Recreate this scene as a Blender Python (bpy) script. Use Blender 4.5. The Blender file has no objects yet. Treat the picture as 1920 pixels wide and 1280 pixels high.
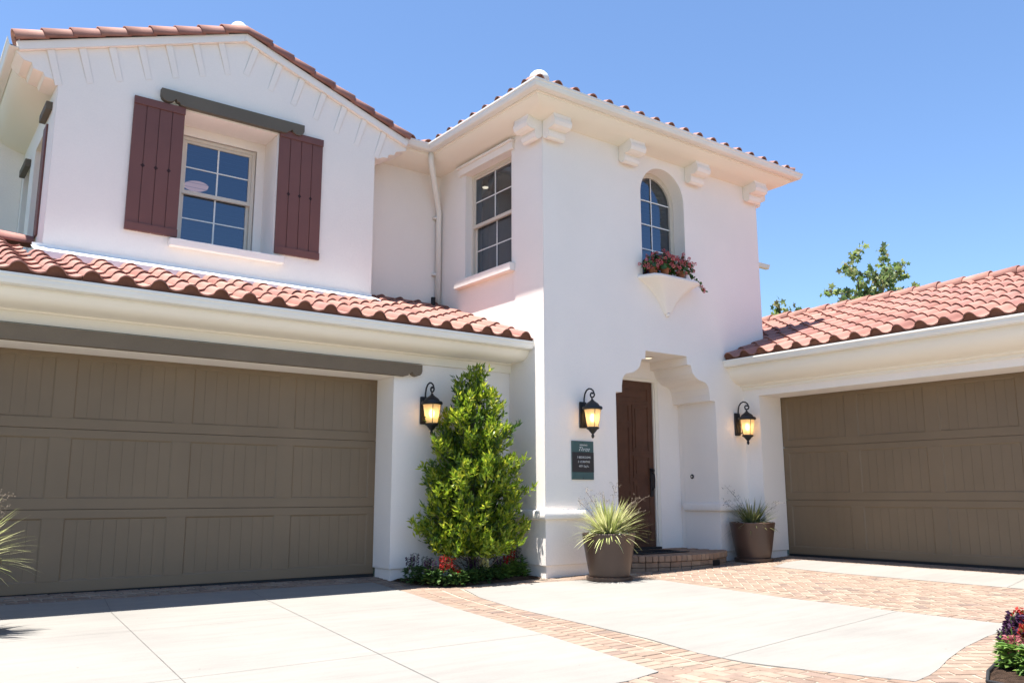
import bpy, bmesh, math, random
from mathutils import Vector, Matrix
from mathutils.geometry import tessellate_polygon
random.seed(7)
S = bpy.context.scene
C = S.collection
R = math.radians
PI = math.pi

# ------------------------------------------------------------------ materials
def node_mat(name):
    m = bpy.data.materials.new(name); m.use_nodes = True
    nt = m.node_tree; nt.nodes.clear()
    out = nt.nodes.new('ShaderNodeOutputMaterial')
    return m, nt, out

def ramp(nt, fac, stops):
    r = nt.nodes.new('ShaderNodeValToRGB')
    while len(r.color_ramp.elements) < len(stops): r.color_ramp.elements.new(0.5)
    for e, (p, c) in zip(r.color_ramp.elements, stops):
        e.position = p; e.color = (c[0], c[1], c[2], 1)
    nt.links.new(fac, r.inputs[0]); return r.outputs[0]

def noise(nt, vec, scale, detail=4, rough=0.55):
    n = nt.nodes.new('ShaderNodeTexNoise'); n.inputs['Scale'].default_value = scale
    n.inputs['Detail'].default_value = detail; n.inputs['Roughness'].default_value = rough
    nt.links.new(vec, n.inputs['Vector']); return n.outputs['Fac']

def mix(nt, a, b, fac, mode='MULTIPLY'):
    n = nt.nodes.new('ShaderNodeMix'); n.data_type = 'RGBA'; n.blend_type = mode
    for sock, v in ((n.inputs[0], fac), (n.inputs[6], a), (n.inputs[7], b)):
        if hasattr(v, 'links'): nt.links.new(v, sock)
        elif isinstance(v, (int, float)): sock.default_value = v
        else: sock.default_value = (*v, 1)
    return n.outputs[2]

def surf(name, col, rough=0.6, var=0.06, vscale=3.0, bscale=60, bump=0.15, bdist=0.004, island=None,
         fine=0.0, spec=0.5, transl=0.0, metallic=0.0, bevel=0.0):
    """general painted / mineral surface: base colour, soft blotches, grain, bump; island = list of ramp colours per piece"""
    m, nt, out = node_mat(name)
    tc = nt.nodes.new('ShaderNodeTexCoord'); v = tc.outputs['Object']
    p = nt.nodes.new('ShaderNodeBsdfPrincipled')
    p.inputs['Roughness'].default_value = rough
    p.inputs['Specular IOR Level'].default_value = spec
    p.inputs['Metallic'].default_value = metallic
    if island:
        g = nt.nodes.new('ShaderNodeNewGeometry')
        n = len(island)
        base = ramp(nt, g.outputs['Random Per Island'], [(i / max(1, n - 1), c) for i, c in enumerate(island)])
    else:
        base = col
    f = noise(nt, v, vscale, 5)
    c = mix(nt, base, ramp(nt, f, [(0.25, (1 - var * 1.6,) * 3), (0.75, (1 + 0 * var,) * 3)]), 1.0)
    if fine > 0:
        f2 = noise(nt, v, bscale * 1.7, 3, 0.7)
        c = mix(nt, c, ramp(nt, f2, [(0.3, (1 - fine,) * 3), (0.7, (1, 1, 1))]), 1.0)
    nt.links.new(c, p.inputs['Base Color'])
    nrm = None
    if bevel > 0:
        bv = nt.nodes.new('ShaderNodeBevel'); bv.samples = 3; bv.inputs['Radius'].default_value = bevel
        nrm = bv.outputs[0]
    if bump > 0:
        b = nt.nodes.new('ShaderNodeBump'); b.inputs['Strength'].default_value = bump
        b.inputs['Distance'].default_value = bdist
        nt.links.new(noise(nt, v, bscale, 6, 0.65), b.inputs['Height'])
        if nrm: nt.links.new(nrm, b.inputs['Normal'])
        nrm = b.outputs[0]
    if nrm: nt.links.new(nrm, p.inputs['Normal'])
    if transl > 0:
        t = nt.nodes.new('ShaderNodeBsdfTranslucent'); nt.links.new(c, t.inputs['Color'])
        ms = nt.nodes.new('ShaderNodeMixShader'); ms.inputs[0].default_value = transl
        nt.links.new(p.outputs[0], ms.inputs[1]); nt.links.new(t.outputs[0], ms.inputs[2])
        nt.links.new(ms.outputs[0], out.inputs[0])
    else:
        nt.links.new(p.outputs[0], out.inputs[0])
    return m

M = {}
M['stucco'] = surf('white_stucco', (0.87, 0.805, 0.745), 0.85, 0.045, 0.8, 38, 0.3, 0.010, fine=0.035, spec=0.2, bevel=0.012)
M['trim'] = surf('warm_bounce_trim', (0.81, 0.75, 0.65), 0.6, 0.02, 1.0, 60, 0.15, 0.004, spec=0.3)  # same paint as the walls; warm ground bounce put into its colour
M['gutter'] = surf('gutter_paint', (0.78, 0.76, 0.71), 0.38, 0.05, 1.3, 30, 0.04, 0.003, spec=0.5)
M['door_paint'] = surf('taupe_garage_paint', (0.198, 0.139, 0.083), 0.5, 0.10, 1.2, 90, 0.08, 0.002, fine=0.05, spec=0.4)
M['beam'] = surf('brown_beam_paint', (0.175, 0.135, 0.095), 0.65, 0.10, 2.5, 50, 0.3, 0.004, fine=0.08, spec=0.3)
M['lintel'] = surf('olive_lintel_paint', (0.130, 0.112, 0.086), 0.65, 0.10, 2.5, 50, 0.3, 0.004, fine=0.06, spec=0.3)
M['shutter'] = surf('maroon_shutter_paint', (0.160, 0.063, 0.051), 0.5, 0.08, 2.5, 60, 0.12, 0.002, fine=0.05, spec=0.4)
M['frame'] = surf('tan_window_frame', (0.62, 0.55, 0.46), 0.4, 0.03, 2, 60, 0.03, 0.002)
M['muntin'] = surf('white_muntin', (0.72, 0.72, 0.70), 0.4, 0.02, 2, 60, 0.0)
M['tile'] = surf('terracotta_tile', None, 0.75, 0.22, 4.0, 55, 0.35, 0.004, fine=0.12, spec=0.25,
                 island=[(0.27, 0.125, 0.10), (0.34, 0.165, 0.13), (0.38, 0.19, 0.15), (0.33, 0.155, 0.13), (0.42, 0.22, 0.175), (0.36, 0.17, 0.135), (0.37, 0.18, 0.14), (0.30, 0.165, 0.14)])
M['tile_mortar'] = surf('terracotta_closer', (0.20, 0.085, 0.055), 0.9, 0.2, 6, 60, 0.3, 0.004, fine=0.15, spec=0.2)
M['deck'] = surf('roof_underlay', (0.06, 0.03, 0.025), 0.9, 0.1)
M['door_wood'] = surf('brown_door_stain', (0.118, 0.049, 0.027), 0.42, 0.25, 6, 80, 0.1, 0.002, fine=0.12, spec=0.4)
M['iron'] = surf('black_iron', (0.012, 0.011, 0.012), 0.5, 0.2, 15, 90, 0.3, 0.002, spec=0.5)
M['black'] = surf('black_rubber', (0.01, 0.01, 0.012), 0.7, 0.1)
M['flash'] = surf('white_flashing', (0.80, 0.79, 0.77), 0.5, 0.05, 4, 60, 0.1)
M['concrete'] = None
M['mortar'] = surf('sand_joint', (0.345, 0.30, 0.24), 0.95, 0.12, 6, 120, 0.4, 0.004, fine=0.15, spec=0.1)
M['brick'] = surf('tumbled_brick', None, 0.9, 0.2, 9, 90, 0.45, 0.004, fine=0.16, spec=0.15,
                  island=[(0.23, 0.17, 0.135), (0.29, 0.215, 0.165), (0.26, 0.185, 0.14), (0.31, 0.24, 0.185), (0.25, 0.175, 0.135), (0.32, 0.255, 0.20), (0.28, 0.20, 0.155), (0.20, 0.15, 0.125)])
M['brick_step'] = surf('step_brick', None, 0.9, 0.2, 9, 90, 0.45, 0.004, fine=0.16, spec=0.15,
                  island=[(0.30, 0.20, 0.14), (0.36, 0.245, 0.17), (0.32, 0.215, 0.15), (0.38, 0.27, 0.19), (0.27, 0.18, 0.13)])
M['step_mortar'] = surf('dark_joint', (0.22, 0.17, 0.125), 0.95, 0.2, 8, 100, 0.4)
M['pot'] = surf('brown_ceramic_pot', (0.075, 0.043, 0.031), 0.38, 0.12, 4, 40, 0.05, 0.003, spec=0.5)
M['terracotta'] = surf('terracotta_pot', (0.36, 0.13, 0.06), 0.8, 0.15, 12, 60, 0.2)
M['pebble'] = surf('pebbles', None, 0.6, 0.1, 20, 60, 0.1, island=[(0.25, 0.26, 0.28), (0.55, 0.55, 0.55), (0.7, 0.7, 0.68), (0.35, 0.37, 0.4)])
M['mulch'] = surf('mulch', (0.12, 0.075, 0.052), 0.95, 0.5, 18, 90, 1.0, 0.03, fine=0.5, spec=0.1)
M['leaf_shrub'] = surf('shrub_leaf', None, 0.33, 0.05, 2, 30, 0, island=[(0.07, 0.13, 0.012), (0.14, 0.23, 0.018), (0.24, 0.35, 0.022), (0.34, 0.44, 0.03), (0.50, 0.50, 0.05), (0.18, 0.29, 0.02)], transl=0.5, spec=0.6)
M['leaf_shrub_dark'] = surf('shrub_leaf_shaded', None, 0.33, 0.05, 2, 30, 0, island=[(0.03, 0.07, 0.010), (0.06, 0.12, 0.014), (0.10, 0.18, 0.018)], transl=0.4, spec=0.6)  # darker copy of the shrub leaf; interior shade put into its colour
M['leaf_tree'] = surf('sycamore_leaf', None, 0.5, 0.05, 2, 30, 0, island=[(0.09, 0.15, 0.05), (0.15, 0.22, 0.06), (0.24, 0.30, 0.09), (0.36, 0.38, 0.16), (0.13, 0.19, 0.06), (0.25, 0.18, 0.09)], transl=0.5)
M['leaf_flax'] = surf('flax_leaf', None, 0.45, 0.05, 2, 30, 0, island=[(0.20, 0.24, 0.06), (0.44, 0.46, 0.19), (0.62, 0.60, 0.32), (0.28, 0.33, 0.09), (0.56, 0.54, 0.27)], transl=0.3)
M['leaf_flax_dull'] = surf('flax_leaf_olive', None, 0.5, 0.05, 2, 30, 0, island=[(0.08, 0.11, 0.035), (0.17, 0.20, 0.06), (0.28, 0.28, 0.11), (0.12, 0.16, 0.05), (0.27, 0.23, 0.10)], transl=0.3)
M['stalk'] = surf('dry_stalk', (0.20, 0.155, 0.11), 0.8, 0.2, 30)
M['leaf_bed'] = surf('bedding_leaf', None, 0.5, 0.05, 2, 30, 0, island=[(0.035, 0.085, 0.022), (0.06, 0.13, 0.03), (0.11, 0.20, 0.045), (0.05, 0.11, 0.025)], transl=0.3)
M['leaf_bright'] = surf('bright_bedding_leaf', None, 0.5, 0.05, 2, 30, 0, island=[(0.08, 0.17, 0.03), (0.13, 0.24, 0.04), (0.19, 0.29, 0.05), (0.06, 0.13, 0.03)], transl=0.35)
def petal(n, cols): return surf(n, None, 0.6, 0.05, 2, 30, 0, island=cols, transl=0.35, spec=0.2)
M['red'] = petal('red_petal', [(0.34, 0.014, 0.014), (0.45, 0.03, 0.022), (0.25, 0.010, 0.012), (0.06, 0.08, 0.02)])
M['purple'] = petal('purple_petal', [(0.040, 0.012, 0.040), (0.065, 0.022, 0.068), (0.10, 0.045, 0.10), (0.03, 0.01, 0.026), (0.05, 0.07, 0.03)])
M['yellow'] = petal('cream_petal', [(0.65, 0.58, 0.22), (0.7, 0.68, 0.4), (0.55, 0.5, 0.15)])
M['pink'] = petal('pink_petal', [(0.36, 0.09, 0.10), (0.46, 0.17, 0.17), (0.27, 0.05, 0.07), (0.09, 0.12, 0.04)])
M['geranium'] = petal('geranium_petal', [(0.58, 0.07, 0.11), (0.66, 0.16, 0.18), (0.74, 0.34, 0.33), (0.45, 0.03, 0.06)])
M['bark'] = surf('bark', (0.16, 0.13, 0.10), 0.9, 0.3, 12, 40, 0.6, 0.01, fine=0.3)
M['dome'] = surf('grey_white_cap', (0.66, 0.66, 0.63), 0.5, 0.1, 12)
M['grass'] = surf('lawn', (0.06, 0.09, 0.03), 0.95, 0.3, 2, 40, 0.3, 0.02)
M['road'] = surf('asphalt', (0.05, 0.05, 0.05), 0.9, 0.15, 2, 60, 0.3, 0.01, fine=0.2)
M['blind'] = surf('blind_slat', (0.085, 0.09, 0.10), 0.6, 0.03)
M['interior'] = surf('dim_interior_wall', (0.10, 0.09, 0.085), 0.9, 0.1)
M['curtain'] = surf('brown_curtain', (0.10, 0.075, 0.065), 0.9, 0.2, 8)
M['sign_green'] = surf('sign_green', (0.045, 0.095, 0.095), 0.5, 0.04, 6)
M['sign_dark'] = surf('sign_black', (0.022, 0.018, 0.02), 0.5, 0.04, 6)
M['letter'] = surf('sign_lettering', (0.72, 0.72, 0.70), 0.5, 0.0, bump=0)

def concrete():
    m, nt, out = node_mat('broom_concrete')
    tc = nt.nodes.new('ShaderNodeTexCoord'); v = tc.outputs['Object']
    p = nt.nodes.new('ShaderNodeBsdfPrincipled'); p.inputs['Roughness'].default_value = 0.85
    p.inputs['Specular IOR Level'].default_value = 0.2
    c = mix(nt, (0.238, 0.226, 0.205), ramp(nt, noise(nt, v, 0.9, 6, 0.6), [(0.3, (0.86, 0.86, 0.87)), (0.7, (1, 1, 1))]), 1.0)
    mp = nt.nodes.new('ShaderNodeMapping'); mp.inputs['Scale'].default_value = (1.2, 7, 1)
    nt.links.new(v, mp.inputs[0])
    c = mix(nt, c, ramp(nt, noise(nt, mp.outputs[0], 1.3, 5, 0.65), [(0.32, (0.90, 0.90, 0.905)), (0.62, (1, 1, 1))]), 1.0)
    c = mix(nt, c, ramp(nt, noise(nt, v, 55, 3, 0.7), [(0.3, (0.93,) * 3), (0.7, (1, 1, 1))]), 1.0)
    vo = nt.nodes.new('ShaderNodeTexVoronoi'); vo.inputs['Scale'].default_value = 3.1; nt.links.new(v, vo.inputs['Vector'])
    c = mix(nt, c, ramp(nt, vo.outputs['Distance'], [(0.018, (0.35, 0.3, 0.25)), (0.03, (1, 1, 1))]), 0.6)
    nt.links.new(c, p.inputs['Base Color'])
    b = nt.nodes.new('ShaderNodeBump'); b.inputs['Strength'].default_value = 0.25; b.inputs['Distance'].default_value = 0.003
    nt.links.new(noise(nt, v, 120, 4, 0.7), b.inputs['Height']); nt.links.new(b.outputs[0], p.inputs['Normal'])
    nt.links.new(p.outputs[0], out.inputs[0]); return m
M['concrete'] = concrete()

def glass(name, tint, refl_ior=1.75):
    m, nt, out = node_mat(name)
    tr = nt.nodes.new('ShaderNodeBsdfTransparent'); tr.inputs[0].default_value = (*tint, 1)
    gl = nt.nodes.new('ShaderNodeBsdfGlossy'); gl.inputs['Roughness'].default_value = 0.01; gl.inputs[0].default_value = (0.72, 0.84, 1.0, 1)
    fr = nt.nodes.new('ShaderNodeFresnel'); fr.inputs[0].default_value = refl_ior
    tc = nt.nodes.new('ShaderNodeTexCoord')
    b = nt.nodes.new('ShaderNodeBump'); b.inputs['Strength'].default_value = 0.02; b.inputs['Distance'].default_value = 0.02
    nt.links.new(noise(nt, tc.outputs['Object'], 1.5, 1), b.inputs['Height']); nt.links.new(b.outputs[0], gl.inputs['Normal'])
    ms = nt.nodes.new('ShaderNodeMixShader')
    nt.links.new(fr.outputs[0], ms.inputs[0]); nt.links.new(tr.outputs[0], ms.inputs[1]); nt.links.new(gl.outputs[0], ms.inputs[2])
    nt.links.new(ms.outputs[0], out.inputs[0]); return m
M['glass'] = glass('window_glass', (0.55, 0.60, 0.68), 2.35)

def emis(name, col, s):
    m, nt, out = node_mat(name)
    e = nt.nodes.new('ShaderNodeEmission'); e.inputs[0].default_value = (*col, 1); e.inputs[1].default_value = s
    nt.links.new(e.outputs[0], out.inputs[0]); return m
M['bulb'] = emis('lit_bulb', (1.0, 0.68, 0.34), 6.0)
M['down'] = emis('lit_downlight', (1.0, 0.85, 0.6), 0.55)

def amber():
    m, nt, out = node_mat('amber_seeded_glass')
    tc = nt.nodes.new('ShaderNodeTexCoord')
    d = nt.nodes.new('ShaderNodeBsdfPrincipled'); d.inputs['Base Color'].default_value = (0.70, 0.57, 0.38, 1)
    d.inputs['Roughness'].default_value = 0.25
    t = nt.nodes.new('ShaderNodeBsdfTranslucent'); t.inputs[0].default_value = (0.97, 0.80, 0.52, 1)
    tr = nt.nodes.new('ShaderNodeBsdfRefraction'); tr.inputs[0].default_value = (1.0, 0.80, 0.48, 1)
    tr.inputs['Roughness'].default_value = 0.8; tr.inputs['IOR'].default_value = 1.06
    m1 = nt.nodes.new('ShaderNodeMixShader'); m1.inputs[0].default_value = 0.5
    nt.links.new(d.outputs[0], m1.inputs[1]); nt.links.new(t.outputs[0], m1.inputs[2])
    m2 = nt.nodes.new('ShaderNodeMixShader'); m2.inputs[0].default_value = 0.22
    nt.links.new(m1.outputs[0], m2.inputs[1]); nt.links.new(tr.outputs[0], m2.inputs[2])
    nt.links.new(m2.outputs[0], out.inputs[0]); return m
M['amber'] = amber()

# ------------------------------------------------------------------ mesh helpers
class MB:
    def __init__(s): s.v = []; s.f = []; s.mi = []
    def add(s, vs, fs, mi=0, T=None):
        o = len(s.v)
        for p in vs:
            p = Vector(p)
            if T is not None: p = T @ p
            s.v.append(p)
        for f in fs: s.f.append(tuple(i + o for i in f)); s.mi.append(mi)
        return s
    def box(s, x0, x1, y0, y1, z0, z1, mi=0, T=None, bev=0.0):
        if bev <= 0:
            vs = [(x, y, z) for z in (z0, z1) for y in (y0, y1) for x in (x0, x1)]
            return s.add(vs, [(0, 2, 3, 1), (4, 5, 7, 6), (0, 1, 5, 4), (2, 6, 7, 3), (0, 4, 6, 2), (1, 3, 7, 5)], mi, T)
        bm = bmesh.new(); bmesh.ops.create_cube(bm, size=1)
        for v in bm.verts: v.co = Vector(((x0 + x1) / 2 + v.co.x * (x1 - x0), (y0 + y1) / 2 + v.co.y * (y1 - y0), (z0 + z1) / 2 + v.co.z * (z1 - z0)))
        bmesh.ops.bevel(bm, geom=bm.edges[:], offset=bev, segments=2, affect='EDGES', profile=0.6)
        s.bm(bm, mi, T); bm.free(); return s
    def bm(s, bm, mi=0, T=None):
        bm.verts.index_update()
        return s.add([v.co.copy() for v in bm.verts], [tuple(v.index for v in f.verts) for f in bm.faces], mi, T)
    def tube(s, pts, r, n=8, mi=0, T=None, cap=True):
        pts = [Vector(p) for p in pts]; rs = r if isinstance(r, (list, tuple)) else [r] * len(pts)
        vs = []; prev = None
        for i, p in enumerate(pts):
            d = (pts[min(i + 1, len(pts) - 1)] - pts[max(i - 1, 0)])
            d = d.normalized() if d.length > 1e-9 else Vector((0, 0, 1))
            a = d.orthogonal().normalized() if prev is None else (prev - d * prev.dot(d)).normalized()
            prev = a; b = d.cross(a)
            for k in range(n):
                t = 2 * PI * k / n; vs.append(p + (a * math.cos(t) + b * math.sin(t)) * rs[i])
        fs = [(i * n + k, i * n + (k + 1) % n, (i + 1) * n + (k + 1) % n, (i + 1) * n + k) for i in range(len(pts) - 1) for k in range(n)]
        if cap: fs += [tuple(range(n - 1, -1, -1)), tuple((len(pts) - 1) * n + k for k in range(n))]
        return s.add(vs, fs, mi, T)
    def lathe(s, prof, n=24, mi=0, T=None, cx=0, cy=0):
        vs = []
        for (r, z) in prof:
            for k in range(n):
                t = 2 * PI * k / n; vs.append((cx + r * math.cos(t), cy + r * math.sin(t), z))
        fs = [(i * n + k, i * n + (k + 1) % n, (i + 1) * n + (k + 1) % n, (i + 1) * n + k) for i in range(len(prof) - 1) for k in range(n)]
        if prof[0][0] > 1e-4: fs.append(tuple(range(n - 1, -1, -1)))
        if prof[-1][0] > 1e-4: fs.append(tuple((len(prof) - 1) * n + k for k in range(n)))
        return s.add(vs, fs, mi, T)
    def plate(s, outer, holes, d0, d1, fn, mi=0):
        """polygon (a,b) with holes, extruded from depth d0 to d1; fn(a,b,d)->xyz"""
        loops = [outer] + list(holes)
        flat = [p for l in loops for p in l]
        tris = tessellate_polygon([[Vector((p[0], p[1], 0)) for p in l] for l in loops])
        n = len(flat)
        vs = [fn(p[0], p[1], d0) for p in flat] + [fn(p[0], p[1], d1) for p in flat]
        fs = [tuple(t) for t in tris] + [tuple(i + n for i in reversed(t)) for t in tris]
        o = 0
        for l in loops:
            m = len(l)
            for i in range(m):
                a, b = o + i, o + (i + 1) % m
                fs.append((a, b, b + n, a + n))
            o += m
        bm = bmesh.new(); bv = [bm.verts.new(v) for v in vs]
        for f in fs:
            try: bm.faces.new([bv[i] for i in f])
            except ValueError: pass
        bmesh.ops.recalc_face_normals(bm, faces=bm.faces)
        s.bm(bm, mi); bm.free(); return s
    def sweep(s, path, prof, mi=0, caps=True, z0=0.0):
        """path: list of (x,y); prof: closed loop of (out,z); outward = right-hand side of travel; mitred"""
        P = [Vector((p[0], p[1])) for p in path]; n = len(prof); vs = []
        for i, p in enumerate(P):
            def nr(a, b):
                d = (b - a).normalized(); return Vector((d.y, -d.x))
            if i == 0: m = nr(P[0], P[1])
            elif i == len(P) - 1: m = nr(P[-2], P[-1])
            else:
                n1, n2 = nr(P[i - 1], p), nr(p, P[i + 1]); m = (n1 + n2); m = m / m.dot(n1)
            for (o, z) in prof: vs.append((p.x + m.x * o, p.y + m.y * o, z + z0))
        fs = [(i * n + k, i * n + (k + 1) % n, (i + 1) * n + (k + 1) % n, (i + 1) * n + k) for i in range(len(P) - 1) for k in range(n)]
        bm = bmesh.new(); bv = [bm.verts.new(v) for v in vs]
        for f in fs: bm.faces.new([bv[k] for k in f])
        if caps:
            for idx in (range(n), range((len(P) - 1) * n, len(P) * n)):
                try:
                    f = bm.faces.new([bv[k] for k in idx]); bmesh.ops.triangulate(bm, faces=[f])
                except ValueError: pass
        bmesh.ops.recalc_face_normals(bm, faces=bm.faces)
        s.bm(bm, mi); bm.free(); return s
    def build(s, name, mats, parent=None, smooth=False, angle=None):
        me = bpy.data.meshes.new(name)
        me.from_pydata([tuple(v) for v in s.v], [], s.f)
        if not isinstance(mats, (list, tuple)): mats = [mats]
        for m in mats: me.materials.append(M[m] if isinstance(m, str) else m)
        me.polygons.foreach_set('material_index', s.mi)
        if smooth or angle:
            me.polygons.foreach_set('use_smooth', [True] * len(me.polygons))
        me.update()
        if angle: me.set_sharp_from_angle(angle=R(angle))
        o = bpy.data.objects.new(name, me); C.objects.link(o)
        if parent is not None:
            o.parent = parent; o.matrix_parent_inverse = parent.matrix_basis.inverted() if parent.type == 'EMPTY' else Matrix()
        return o

def local(o, parent):       # child given in the parent's own coordinates
    o.parent = parent; o.matrix_parent_inverse = Matrix(); return o

def thing(name, label, cat, loc=(0, 0, 0), rz=0, group=None):
    o = bpy.data.objects.new(name, None); C.objects.link(o)
    o.empty_display_size = 0.2
    o.location = loc; o.rotation_euler = (0, 0, rz); o['label'] = label; o['category'] = cat
    if group: o['group'] = group
    return o
def part(mb, name, mats, root, **k):      # mb is in the root's local coordinates
    o = mb.build(name, mats, None, **k); return local(o, root)
def structure(o): o['kind'] = 'structure'; return o

def sm(t): t = min(max(t, 0), 1); return t * t * (3 - 2 * t)
def lerp(x, xs, ys):
    if x <= xs[0]: return ys[0]
    for i in range(len(xs) - 1):
        if x <= xs[i + 1]: return ys[i] + (ys[i + 1] - ys[i]) * (x - xs[i]) / (xs[i + 1] - xs[i])
    return ys[-1]
def G(x, y):                              # gentle fall of the paving away from the house
    if x <= 6.7:
        a = lerp(x, [1.1, 5, 6.7], [.07, .037, 0]); b = lerp(x, [4.5, 6.7], [-.03, 0])
        return b + (a - b) * min(1, max(0, (y - 8.45) / .9))
    return lerp(x, [6.7, 9.94, 11.2], [0, .06, .105])

# ------------------------------------------------------------------ camera, sun, sky
def make_camera():
    yaw, pit, rol, f = 0.9312056957815397, 0.17892576346008782, -0.0016326257778771151, 1596.9179940292722
    fw = Vector((math.cos(yaw) * math.cos(pit), math.sin(yaw) * math.cos(pit), math.sin(pit)))
    r0 = Vector((math.sin(yaw), -math.cos(yaw), 0)); u0 = r0.cross(fw)
    r = math.cos(rol) * r0 + math.sin(rol) * u0; u = -math.sin(rol) * r0 + math.cos(rol) * u0
    cd = bpy.data.cameras.new('camera'); cam = bpy.data.objects.new('camera', cd); C.objects.link(cam)
    cam.matrix_world = Matrix(((r.x, u.x, -fw.x, 0), (r.y, u.y, -fw.y, 0), (r.z, u.z, -fw.z, 1.0), (0, 0, 0, 1)))
    cd.sensor_width = 36; cd.lens = f / 1920 * 36; cd.clip_end = 2000; cd.clip_start = 0.05
    S.camera = cam
make_camera()
sd = Vector((0.217, -0.006, -1)).normalized()
sl = bpy.data.lights.new('sun', 'SUN'); sl.energy = 5.0; sl.angle = R(0.53); sl.color = (1.0, 0.955, 0.89)
so = bpy.data.objects.new('sun', sl); C.objects.link(so); so.rotation_euler = sd.to_track_quat('-Z', 'Y').to_euler()
so.location = (0, 0, 20)
w = bpy.data.worlds.new('World'); S.world = w; w.use_nodes = True
nt = w.node_tree; bg = nt.nodes['Background']
sky = nt.nodes.new('ShaderNodeTexSky'); sky.sky_type = 'NISHITA'; sky.sun_disc = False
sky.sun_elevation = math.asin(-sd.z); sky.sun_rotation = math.atan2(-sd.x, -sd.y) % (2 * PI)
sky.air_density = 1.0; sky.dust_density = 0.4; sky.ozone_density = 7.0; sky.altitude = 50
nt.links.new(sky.outputs[0], bg.inputs[0]); bg.inputs[1].default_value = 0.078
S.view_settings.view_transform = 'Standard'; S.view_settings.look = 'None'
S.view_settings.gamma = 1; S.view_settings.exposure = 1.62
S.cycles.max_bounces = 8; S.cycles.diffuse_bounces = 5; S.cycles.transparent_max_bounces = 12
S.cycles.use_denoising = True

# ------------------------------------------------------------------ ground
def sheet(poly, dz, step=0.5):
    """polygon as a thin sheet following G; clipped grid so it follows the fall"""
    bm = bmesh.new()
    vs = [bm.verts.new((p[0], p[1], 0)) for p in poly]
    f = bm.faces.new(vs)
    xs = [p[0] for p in poly]; ys = [p[1] for p in poly]
    cuts = [('x', 6.7), ('x', 9.94), ('x', 11.2), ('x', 1.1), ('x', 5.0)] + [('x', 4.5), ('y', 8.45), ('y', 9.35)]
    for ax, c in cuts:
        co, no = ((c, 0, 0), (1, 0, 0)) if ax == 'x' else ((0, c, 0), (0, 1, 0))
        bmesh.ops.bisect_plane(bm, geom=bm.verts[:] + bm.edges[:] + bm.faces[:], plane_co=co, plane_no=no)
    bmesh.ops.triangulate(bm, faces=[f for f in bm.faces if len(f.verts) > 4])
    for v in bm.verts: v.co.z = G(v.co.x, v.co.y) + dz
    if bm.faces and sum(f.normal.z for f in bm.faces) < 0: bmesh.ops.reverse_faces(bm, faces=bm.faces)
    bm.normal_update()
    for f in bm.faces:
        if f.normal.z < 0: f.normal_flip()
    return bm

mb = MB(); mb.add([(-300, -300, -.06), (300, -300, -.06), (300, 300, -.06), (-300, 300, -.06)], [(0, 1, 2, 3)])
structure(mb.build('ground', 'grass'))
mb = MB(); mb.add([(-60, -14, -.04), (60, -14, -.04), (60, -7, -.04), (-60, -7, -.04)], [(0, 1, 2, 3)])
structure(mb.build('road', 'road'))
mb = MB(); b = sheet([(-7, -7), (12.4, -7), (12.4, 3.0), (11.3, 9.6), (-7, 9.6)], 0.0055); mb.bm(b); b.free()
structure(mb.build('paving_joints', 'mortar'))

slabs = {
 'A': [(-6.5, 3.66), (3.52, 3.64), (3.84, 3.72), (3.93, 4.11), (4.15, 5.15), (4.3, 6.0), (4.40, 6.62), (4.58, 7.5), (4.75, 8.36), (4.73, 9.03), (-6.5, 9.06)],
 'B': [(4.57, 3.22), (4.76, 2.66), (4.97, 2.69), (5.2, 2.75), (5.5, 2.85), (5.95, 2.97), (6.49, 3.07), (7.14, 3.12), (7.18, 4.2), (7.24, 5.3), (7.40, 6.3), (7.55, 7.3), (6.95, 7.86), (6.4, 8.02), (5.34, 8.06), (5.2, 7.7), (5.06, 7.35), (4.86, 6.5), (4.76, 5.69), (4.63, 4.6), (4.48, 3.98), (4.47, 3.6)],
 'C': [(9.45, 2.0), (10.68, 2.0), (10.68, 7.5), (10.3, 7.5), (9.75, 7.3), (9.6, 6.4), (9.5, 4.5)],
 'D': [(-6.5, -6.9), (9.2, -6.9), (9.2, 0.9), (-6.5, 0.9)],
}
joints = [((1.90, 9.05), (1.38, 3.66)), ((3.26, 8.3), (2.55, 3.66)), ((3.26, 8.3), (3.3, 9.04)), ((-6, 7.28), (4.5, 7.2)), ((-6, 5.21), (4.15, 5.2)), ((4.48, 3.78), (5.51, 3.92)), ((5.51, 3.92), (7.17, 4.12)),
          ((9.5, 4.24), (10.68, 4.5)), ((-6.4, -1.5), (9.1, -1.5)), ((1.4, .9), (1.4, -6.8)), ((4.6, .9), (4.6, -6.8))]
mb = MB()
for k, poly in slabs.items():
    b = sheet(poly, 0.0136); 
    # thickness skirt
    mb.bm(b); b.free()
    n = len(poly)
    vs = [(p[0], p[1], G(*p) + 0.0136) for p in poly] + [(p[0], p[1], G(*p) - 0.02) for p in poly]
    mb.add(vs, [(i, i + n, (i + 1) % n + n, (i + 1) % n) for i in range(n)])
structure(mb.build('driveway', 'concrete'))
mb = MB()
for (a, b_) in joints:
    a = Vector(a); b_ = Vector(b_); d = (b_ - a); L = d.length; d.normalize(); nn = Vector((-d.y, d.x)) * 0.0022
    K = max(2, int(L / .3)); vs = []
    for i in range(K + 1):
        p = a + d * L * i / K
        for s_ in (-1, 1): q = p + nn * s_; vs.append((q.x, q.y, G(q.x, q.y) + 0.0166))
    mb.add(vs, [(2 * i, 2 * i + 1, 2 * i + 3, 2 * i + 2) for i in range(K)])
m_joint = surf('slab_joint', (0.185, 0.172, 0.155), 0.95, 0.4, 3)  # the control joints' own darker tone
structure(mb.build('driveway_joints', m_joint))

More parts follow.
